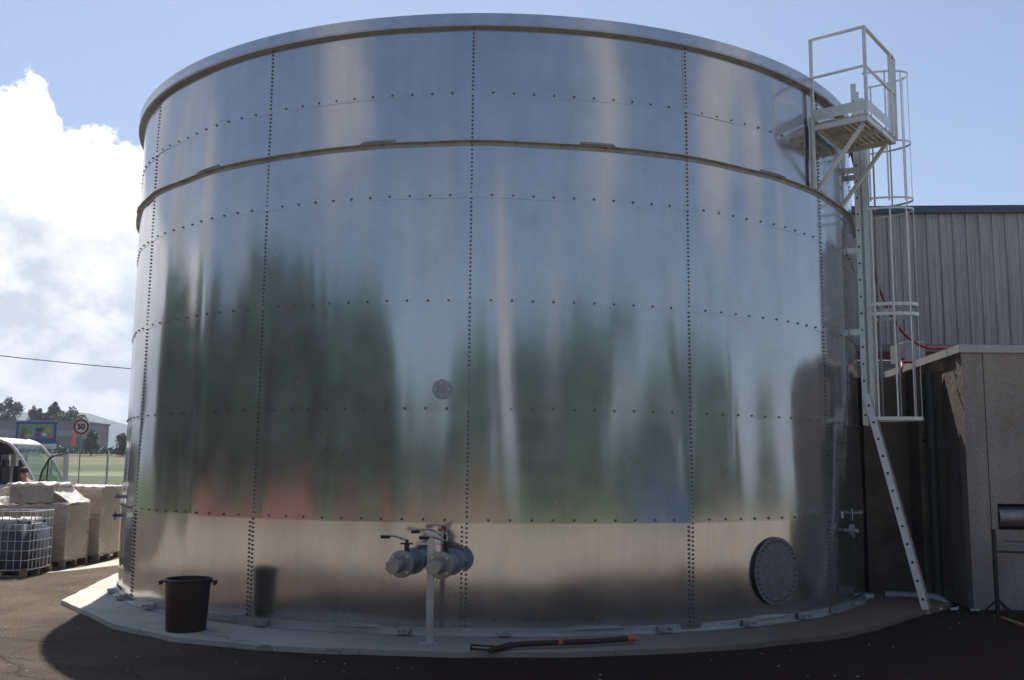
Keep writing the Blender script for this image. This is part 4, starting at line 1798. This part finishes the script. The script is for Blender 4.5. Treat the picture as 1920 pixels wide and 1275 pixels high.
V_ = [mp_(0, 0, .98), mp_(0, 0, 1.15), mp_(-.05, -.03, 1.36), mp_(-.13, -.05, 1.52), mp_(-.19, -.06, 1.62), mp_(-.24, -.07, 1.72), mp_(-.27, -.08, 1.84),
      mp_(-.08, .15, 1.50), mp_(-.12, .24, 1.24), mp_(-.34, .2, 1.16), mp_(-.45, .18, 1.18),
      mp_(-.06, -.26, 1.49), mp_(-.1, -.33, 1.22), mp_(-.34, -.28, 1.16), mp_(-.45, -.25, 1.18),
      mp_(0, .1, .9), mp_(.03, .11, .5), mp_(.06, .12, .08), mp_(-.1, .13, .04),
      mp_(0, -.1, .9), mp_(-.03, -.12, .5), mp_(.0, -.13, .08), mp_(-.16, -.14, .04)]
Ed = [(0, 1), (1, 2), (2, 3), (3, 4), (4, 5), (5, 6), (3, 7), (7, 8), (8, 9), (9, 10), (3, 11), (11, 12), (12, 13), (13, 14), (0, 15), (15, 16), (16, 17), (17, 18), (0, 19), (19, 20), (20, 21), (21, 22)]
Rd = [.13, .12, .14, .11, .055, .075, .07, .07, .05, .036, .03, .07, .05, .036, .03, .09, .06, .045, .04, .09, .06, .045, .04]
person = skinned('person', V_, Ed, Rd, MT['skin'], loc=mb_)
tag(person, 'bare-chested man with short dark hair bending forward beside the open van', 'person')
m = MB()
hc = mp_(-.245, -.075, 1.80)
vs, fs = [], []
for j in range(7):
    for i in range(14):
        ph = PI * .62 * j / 6
        t = 2 * PI * i / 14
        r = .108 + .008 * noise.noise(Vector((i, j, 0)))
        d3 = Vector((math.sin(ph) * math.cos(t) * .95, math.sin(ph) * math.sin(t) * .9, math.cos(ph)))
        d3 = Matrix.Rotation(-.0, 3, 'Y') @ d3
        vs.append(hc + d3 * r * 1.02 + Vector((.02, 0, .02)))
fs = [(j * 14 + i, j * 14 + (i + 1) % 14, (j + 1) * 14 + (i + 1) % 14, (j + 1) * 14 + i) for j in range(6) for i in range(14)]
m.add(vs, fs)
m.build('hair', MT['hair'], person, smooth='all')
skinned('trousers', [mp_(0, 0, 1.02), mp_(0, .1, .9), mp_(.03, .11, .5), mp_(.06, .12, .12), mp_(0, -.1, .9), mp_(-.03, -.12, .5), mp_(0, -.13, .12)],
        [(0, 1), (1, 2), (2, 3), (0, 4), (4, 5), (5, 6)], [.15, .115, .08, .07, .115, .08, .07], MT['jeans'], parent=person)

# ------------------------------------------------------------------ fence, signs, far building
fe = thing('mesh_fence', (-22, 35, hgt(0, 35)), 'pale welded mesh fence with square posts along the field behind the pallets', 'fence')
fz = hgt(0, 35)
x = -47.4
while x < -2:
    m = MB()
    m.box((x, 35, fz + 1.1), (.09, .09, 2.2))
    m.build('post', MT['fence'], fe)
    x += 2.2
m = MB()
x = -47.4
while x < -2:
    m.box((x, 35.0, fz + 1.08), (.007, .007, 2.05))
    x += .11
for i in range(10):
    m.box((-24.5, 35.03, fz + .1 + i * .215), (45, .009, .009))
m.box((-24.5, 35.0, fz + 2.12), (45, .02, .03))
m.build('mesh_panel', MT['fence'], fe, fix=False)


def text_mesh(txt, size, name, mat, parent, pos, thick=.006, bold=.012):
    cu = bpy.data.curves.new(name, 'FONT')
    cu.body = txt
    cu.size = size
    cu.align_x = 'CENTER'
    cu.align_y = 'CENTER'
    cu.extrude = thick
    cu.offset = bold
    o = bpy.data.objects.new(name, cu)
    COL.objects.link(o)
    dg = bpy.context.evaluated_depsgraph_get()
    me = bpy.data.meshes.new_from_object(o.evaluated_get(dg))
    bpy.data.objects.remove(o)
    me.materials.clear()
    me.materials.append(mat)
    o = bpy.data.objects.new(name, me)
    COL.objects.link(o)
    me.transform(Matrix.Rotation(PI / 2, 4, 'X'))
    o.parent = parent
    o.location = Vector(pos) - ORG[parent]
    ORG[o] = Vector(pos)
    return o


sy = 33.9
sx = -22.08
szc = 4.12
sg = thing('speed_sign', (sx, sy, hgt(0, sy)), 'round white speed limit sign with red rim reading 50 on a thin pole', 'sign')
m = MB()
m.cyl((sx, sy, szc), (sx, sy + .03, szc), .43, n=48)
disc = m.build('disc', MT['signwhite'], sg)
m = MB()
m.cyl((sx, sy - .004, szc), (sx, sy - .012, szc), .415, n=48)
m.build('red_rim', MT['signred'], disc)
m = MB()
m.cyl((sx, sy - .013, szc), (sx, sy - .02, szc), .305, n=48)
m.build('white_field', MT['signwhite'], disc)
text_mesh('50', .42, 'lettering', MT['signblack'], disc, (sx, sy - .03, szc), bold=.014)
m = MB()
m.cyl((sx, sy + .06, hgt(0, sy) - .1), (sx, sy + .06, szc + .35), .03, n=10)
m.build('pole', MT['galv_dark'], sg)

by = 60
bh = hgt(0, 60)
bb = thing('billboard', (-36.4, by, bh), 'blue bordered advertising board with pictures of colourful goods on posts in the field', 'billboard')
m = MB()
m.box((-36.45, by, 4.65), (3.2, .06, 1.68))
m.build('panel', MT['boards'], bb)
m = MB()
m.box((-36.45, by - .035, 4.78), (2.75, .01, 1.1))
art = m.build('picture', MT['boardlt'], bb)
shapes = [(-37.5, 4.4, .22, .18, 'signred'), (-36.95, 4.42, .25, .22, 'yellow'), (-36.3, 4.44, .26, .2, 'purple'), (-35.3, 4.42, .28, .14, 'orangeb'),
          (-37.4, 4.8, .3, .25, 'field'), (-36.85, 4.85, .22, .32, 'boardlt'), (-36.2, 4.85, .35, .2, 'leaf2'), (-35.45, 4.85, .3, .22, 'yellow'), (-35.8, 4.5, .2, .1, 'signwhite')]
for i, (x, z, w, h, mm) in enumerate(shapes):
    m = MB()
    m.add([(x + w * math.cos(t) * (1 + .15 * math.sin(3 * t + i)), by - .045 - .001 * i, z + h * math.sin(t)) for t in [2 * PI * q / 14 for q in range(14)]], [tuple(range(14))])
    m.build('printed_shape', MT[mm], art)
m = MB()
m.box((-36.45, by, 3.58), (3.3, .05, .38))
m.build('lower_panel', MT['signwhite'], bb)
m = MB()
xx = -37.9
rr_ = random.Random(3)
while xx < -35.1:
    w = rr_.uniform(.08, .26)
    m.box((xx + w / 2, by - .03, 3.58 + rr_.choice((-.08, .06))), (w, .01, .05))
    xx += w + .06
m.build('printed_lines', MT['greywall'], bb)
for x in (-37.8, -35.1):
    m = MB()
    m.box((x, by + .06, (bh + 5.4) / 2 - .1), (.12, .06, 5.3 - bh))
    m.build('post', MT['galv'], bb)

# low grey building
bd = thing('grey_warehouse', (-86, 156, hgt(0, 150)), 'long low grey warehouse with a paler band beyond the field', 'building')
z0 = hgt(0, 150)
m = MB()
m.box((-95, 156, (z0 + 9.5) / 2 - .2), (49.5, 12, 9.4 - z0 + .4))
m.build('wall', MT['greywall'], bd)
m = MB()
m.box((-95, 149.9, 7.55), (49.6, .2, 1.0))
m.build('band', MT['greyband'], bd)
m = MB()
for i in range(14):
    m.box((-118 + i * 3.3, 149.92, z0 + 1.0), (2.2, .12, 1.5))
m.build('window', MT['darkwin'], bd)
m = MB()
m.box((-95, 156, 9.5), (49.9, 12.4, .25))
m.build('roof', MT['greywall'], bd)
m = MB()
m.box((-70.9, 148.5, 5.9), (.6, .5, 2.9))
pyl = tag(m.build('orange_pylon', MT['orangeb'], loc=(-70.9, 148.5, z0)), 'tall narrow orange sign pylon at the right end of the grey warehouse', 'pylon')

# overhead cable
m = MB()
m.tube([(-60 + i * 3.0, 25, 9.0 + 0.0021 * (i * 3.0 - 62) ** 2 - 3.32 + 0.0 * i) for i in range(26)], .02, 5)
tag(m.build('overhead_cable', MT['blackp'], loc=(-22, 25, 6)), 'single thin black overhead cable crossing the sky left of the tank', 'cable')

# ------------------------------------------------------------------ vegetation


def leaf_cloud(mb, blobs, n, size, rng):
    tot = sum(b[3] for b in blobs)
    for b in blobs:
        cx, cy, cz, rr_ = b[:4]
        sx_, sz_ = (b[4], b[5]) if len(b) > 4 else (1, 1)
        for i in range(int(n * rr_ / tot)):
            d3 = Vector((rng.gauss(0, 1), rng.gauss(0, 1), rng.gauss(0, 1))).normalized()
            q = rng.random() ** .45
            w = 1 + .25 * noise.noise(d3 * 2.6 + Vector((cx, cy, cz)))
            c = Vector((cx + d3.x * rr_ * q * sx_ * w, cy + d3.y * rr_ * q * sx_ * w, cz + d3.z * rr_ * q * sz_ * w))
            s = size * rng.uniform(.6, 1.4)
            a = Vector((rng.gauss(0, 1), rng.gauss(0, 1), rng.gauss(0, 1))).normalized()
            bb_ = a.cross(Vector((rng.gauss(0, 1), rng.gauss(0, 1), rng.gauss(0, 1)))).normalized()
            mb.add([c + a * s, c + bb_ * s * .6, c - a * s * .8, c - bb_ * s * .6], [(0, 1, 2, 3)])


def make_tree(name, h, w, n, size, mat, seed, label, group, trunk_h=.3, spread=7, cat='tree'):
    rng = random.Random(seed)
    t = thing(name, (0, 0, 0), label, cat, group)
    m = MB()
    m.tube([(0, 0, -.3), (0.05, 0, h * trunk_h), (0, .08, h * .6), (.05, 0, h * .85)], [w * .05, w * .038, w * .022, .02], 8)
    blobs = [(0, 0, h * .62, w * .30, 1, 1.1)]
    for i in range(spread):
        a = 2 * PI * i / spread + rng.uniform(-.3, .3)
        rr_ = w * rng.uniform(.2, .34)
        zz_ = h * rng.uniform(trunk_h + .12, .86)
        kk = (1 - abs((zz_ / h) - .55) * 1.1)
        bx_, by_ = math.cos(a) * rr_ * kk, math.sin(a) * rr_ * kk
        blobs.append((bx_, by_, zz_, w * rng.uniform(.13, .22), 1, rng.uniform(.8, 1.25)))
        m.tube([(0, 0, h * trunk_h * .9 + .1 * i), (bx_ * .5, by_ * .5, (h * trunk_h + zz_) / 2), (bx_, by_, zz_)], [w * .018, w * .012, .012], 5)
    blobs.append((0, 0, h * .86, w * .15, .9, 1.3))
    m.build('trunk', MT['trunk'], t, smooth=True)
    m = MB()
    leaf_cloud(m, blobs, n, size, rng)
    m.build('crown', mat, t, fix=False)
    return t


# trees on the skyline to the left
far = [  # x, y, height, width, label
    (-93.6, 172, 9.4, 6.6, 'tall loose tree at the far left rising over the warehouse roof'),
    (-89.6, 174, 7.9, 3.6, 'second tall loose tree from the left over the warehouse roof'),
    (-87.6, 172, 7.6, 3.4, 'slim tree between the tall loose trees over the warehouse roof'),
    (-85.2, 173, 9.0, 4.2, 'tall round tree above the billboard behind the warehouse')]
protoA = None
for i, (x, y, h, w, lab) in enumerate(far):
    if i in (0, 2):
        T_ = make_tree('broadleaf_tree', h, w, 3400, .20, MT['leaf2'], 20 + i, lab, 'trees over the warehouse', .25, 8)
        last = T_
        hh = h
    else:
        T_ = copy_tree(last)
        T_['label'] = lab
        T_.scale = (w / (6.6 if i == 1 else 3.4), w / (6.6 if i == 1 else 3.4), h / hh)
        T_.rotation_euler.z = 1.7 * i
    T_.location = (x, y, hgt(x, y) + .5)
d_ = make_tree('broadleaf_tree', 7.2, 9.0, 5200, .22, MT['leaf2'], 31, 'broad dome of dark trees behind the right end of the warehouse', 'trees over the warehouse', .12, 10)
d_.location = (-80.9, 171, hgt(0, 171) + .2)
d2_ = make_tree('broadleaf_tree', 3.7, 2.5, 2400, .13, MT['leaf2'], 33, 'small dark tree in the field just right of the speed sign', 'trees in the field', .12, 8)
d2_.location = (-55.5, 118, hgt(0, 118))
d3_ = make_tree('broadleaf_tree', 3.2, 3.0, 2600, .14, MT['leaf2'], 35, 'round bushy tree in the field close to the left edge of the tank', 'trees in the field', .08, 9)
d3_.location = (-51.2, 118, hgt(0, 116))
# hedge line across the field
m = MB()
rng = random.Random(8)
bl = []
x = -72
while x < -30:
    bl.append((x, 131 + rng.uniform(-.5, .5), hgt(0, 131) + .5, rng.uniform(.6, .95), 1.3, .8))
    x += 1.1
leaf_cloud(m, bl, 6500, .2, rng)
tag(m.build('hedge', MT['leaf'], loc=(-50, 131, hgt(0, 131)), fix=False), 'low dark hedge running across the pale field below the hills', 'hedge')

# ------------------------------------------------------------------ what the tank mirrors: the far side of the yard
sheet('lawn', [(-90, -140), (90, -140), (90, -24), (40, -24), (10, -26), (-10, -26), (-20, -19), (-26, -8), (-30, 4), (-90, 10)], G + .008, material('mown_grass', (0.07, 0.115, 0.022), .9, 0, 0, .3, col2=(.12, .17, .045), fine=.2, fscale=2))
protos = [make_tree('broadleaf_tree', 10, 7.5, 3000, .42, MT['leaf'], 41, 'x', 'x', .16, 9),
          make_tree('broadleaf_tree', 10, 5.0, 2400, .38, MT['leaf'], 43, 'x', 'x', .12, 8),
          make_tree('broadleaf_tree', 10, 9.0, 3200, .42, MT['leaf'], 47, 'x', 'x', .1, 10)]
refl = [  # azimuth from -Y towards +X, distance from tank wall point, height, width factor, proto
    (-128, 44, 8.5, 1, 0), (-112, 40, 10, 1.2, 0), (-101, 36, 11.5, 1.2, 2), (-92, 38, 10.8, 1.2, 0), (-84, 34, 11.4, 1.15, 0), (-76, 33, 11.2, 1.1, 1), (-70, 32, 12.0, 1.1, 0), (-63, 32, 12.8, 1.1, 1),
    (-57, 33, 12.6, 1, 1), (-50, 36, 12.2, 1.1, 0), (-44, 38, 11.6, 1.0, 2), (-38, 40, 12.0, 1.1, 0), (-33, 42, 10.8, 1, 0), (-26, 55, 8.5, 1.2, 2), (-19, 52, 8.0, 1.2, 2),
    (-11, 46, 9.2, 1.1, 2), (-4, 44, 10.5, 1.1, 0), (3, 46, 10.2, 1, 1), (16, 44, 11.2, 1.0, 0), (22, 42, 11.6, 1.1, 0), (28, 44, 11.4, 1.0, 1), (33, 42, 12.2, .9, 1), (40, 60, 9.5, 1.2, 2),
    (46, 40, 11.0, .9, 1), (52, 42, 9.6, 1.0, 0), (58, 40, 10.6, .8, 1), (64, 42, 9.6, .9, 0), (70, 42, 10.0, .8, 1), (77, 55, 7.8, 1.1, 2)]
used = [False] * 3
for i, (a, dst, h, wf, pi_) in enumerate(refl):
    if used[pi_]:
        T_ = copy_tree(protos[pi_])
    else:
        T_ = protos[pi_]
        used[pi_] = True
    T_['label'] = 'dark green tree standing across the yard, seen only as a blurred reflection in the tank'
    T_['group'] = 'trees mirrored in the tank wall'
    t = rad(a)
    T_.location = (math.sin(t) * dst + 3.5 * math.sin(t / 2), -math.cos(t) * dst - 5, G)
    T_.scale = (h / 10 * wf * 1.1, h / 10 * wf * 1.1, h / 10)
    T_.rotation_euler.z = i * 1.3


def car(x, y, rz, mat, label, grp):
    t = thing('parked_car', (0, 0, 0), label, 'car', grp)
    body = [(-2.1, .35), (-2.15, .8), (-2.0, 1.0), (-1.2, 1.08), (-.9, 1.12), (-.55, 1.5), (.9, 1.52), (1.5, 1.12), (2.05, .98), (2.15, .6), (2.1, .35), (1.7, .35), (1.6, .6), (1.3, .7), (1.0, .6), (.9, .35),
            (-.95, .35), (-1.05, .6), (-1.35, .7), (-1.65, .6), (-1.75, .35)]
    m = MB()
    m.extrude(body, 'y', -.85, .85)
    m.build('body', mat, t, bevel=.06)
    m = MB()
    for s in (-1, 1):
        m.add([(-.82, s * .86, 1.14), (-.5, s * .86, 1.43), (.84, s * .86, 1.45), (1.3, s * .86, 1.14)], [(0, 1, 2, 3)])
    m.build('window', MT['darkwin'], t, fix=False)
    for xx_ in (-1.35, 1.3):
        for yy_ in (-.78, .78):
            m = MB()
            m.cyl((xx_, yy_ - .1, .31), (xx_, yy_ + .1, .31), .31, n=20)
            w = m.build('wheel', MT['blackp'], t, smooth=True)
            m = MB()
            m.cyl((xx_, yy_ - .105, .31), (xx_, yy_ + .105, .31), .19, n=14)
            m.build('rim', MT['alu'], w)
    for yy_ in (-.6, .6):
        m = MB()
        m.box((-2.12, yy_, .78), (.08, .3, .14))
        m.build('headlight', MT['signwhite'], t)
    t.location = (x, y, G)
    t.rotation_euler.z = rz
    return t


car(-12.5, -21.5, .5, MT['redpaint'], 'red car mirrored low in the left part of the tank wall', None)
sk = thing('blue_container', (0, 0, 0), 'open blue steel waste container mirrored low in the right part of the tank wall', 'container')
m = MB()
m.extrude([(-2.7, .1), (-3.0, 2.15), (3.0, 2.15), (2.7, .1)], 'y', -1.2, 1.2)
m.build('hull', MT['bluepaint'], sk)
for i in range(7):
    m = MB()
    m.box((-2.55 + i * .85, 1.25, 1.05), (.1, .1, 2.0))
    m.build('rib', MT['bluepaint'], sk)
m = MB()
m.box((0, 1.26, 2.17), (6.0, .14, .12))
m.build('top_bar', MT['bluepaint'], sk)
sk.location = (19.0, -21.7, G)
sk.scale = (1.2, 1, 1)
sk.rotation_euler.z = rad(48)
sh = MB()
rng = random.Random(12)
xs = [-16 + i * .8 for i in range(28)]
ys = [-37 + i * .7 for i in range(9)]
vs = []
for j, y in enumerate(ys):
    for i, x in enumerate(xs):
        e = math.sin(PI * j / 8) * math.sin(PI * i / 27) ** .5
        vs.append((x, y, G - .05 + 2.1 * e * (1 + .35 * noise.noise(Vector((x * .5, y * .5, 0))))))
nx = len(xs)
sh.add(vs, [(j * nx + i, j * nx + i + 1, (j + 1) * nx + i + 1, (j + 1) * nx + i) for j in range(8) for i in range(nx - 1)])
tag(sh.build('soil_heap', MT['soil'], loc=(-5, -34, G), smooth='all', fix=False), 'long low heap of reddish brown soil mirrored below the trees in the tank wall', 'soil heap')
# red tarpaulins over heaps on the lawn
for (cx, cy, dx, dy, hh, lab) in ((-28.5, -7.5, 1.2, -13.0, 1.5, 'low red tarpaulin heap, left of two red patches mirrored in the tank wall'),
                                  (-24.5, -18.5, 6.0, -9.5, 1.7, 'higher red tarpaulin heap, right of two red patches mirrored in the tank wall')):
    tp = MB()
    vs = []
    nl = math.hypot(dx, dy)
    for j in range(13):
        for i in range(25):
            u, v = i / 24, j / 12
            e = (math.sin(PI * u) ** .7) * (math.sin(PI * v) ** .6)
            vs.append((cx + dx * (u - .5) - dy / nl * 3 * (v - .5), cy + dy * (u - .5) + dx / nl * 3 * (v - .5), G + hh * e * (1 + .2 * noise.noise(Vector((u * 5 + cx, v * 4, 0))))))
    tp.add(vs, [(j * 25 + i, j * 25 + i + 1, (j + 1) * 25 + i + 1, (j + 1) * 25 + i) for j in range(12) for i in range(24)])
    tag(tp.build('tarpaulin_heap', MT['redpaint'], loc=(cx, cy, G), smooth='all', fix=False), lab, 'heap', 'red tarpaulin heaps')

rngw = random.Random(77)
wb = []
for a in range(-112, 84, 2):
    if 6 < a < 12:
        continue
    hh = 10.5 if a < -38 else (3.6 if a < 4 else (5.4 if a < 36 else 3.8))
    hh *= rngw.uniform(.8, 1.15)
    dd_ = 58 + rngw.uniform(-3, 3)
    t = rad(a)
    wb.append((math.sin(t) * dd_, -math.cos(t) * dd_ - 5, G + hh * .45, hh * .5, 1.1, 1.0))
m = MB()
leaf_cloud(m, wb, 26000, .42, rngw)
tag(m.build('woodland_edge', MT['leaf'], loc=(0, -63, G), fix=False), 'long low belt of dense green undergrowth beyond the lawn, mirrored in the tank', kind='stuff')
# ------------------------------------------------------------------ air
hz_ = MB()
hz_.box((0, 250, 54), (6300, 6800, 116))
MH = bpy.data.materials.new('air')
MH.use_nodes = True
tt = MH.node_tree
tt.nodes.clear()
oo = tt.nodes.new('ShaderNodeOutputMaterial')
pv = tt.nodes.new('ShaderNodeVolumePrincipled')
pv.inputs['Color'].default_value = (0.72, 0.82, 1.0, 1)
pv.inputs['Density'].default_value = 0.00042
pv.inputs['Anisotropy'].default_value = 0.2
tt.links.new(pv.outputs[0], oo.inputs['Volume'])
hz_.build('haze', MH, kind='stuff')
sc.cycles.max_bounces = 8
sc.cycles.glossy_bounces = 4
sc.cycles.transparent_max_bounces = 8
sc.cycles.caustics_reflective = False
sc.cycles.use_denoising = True
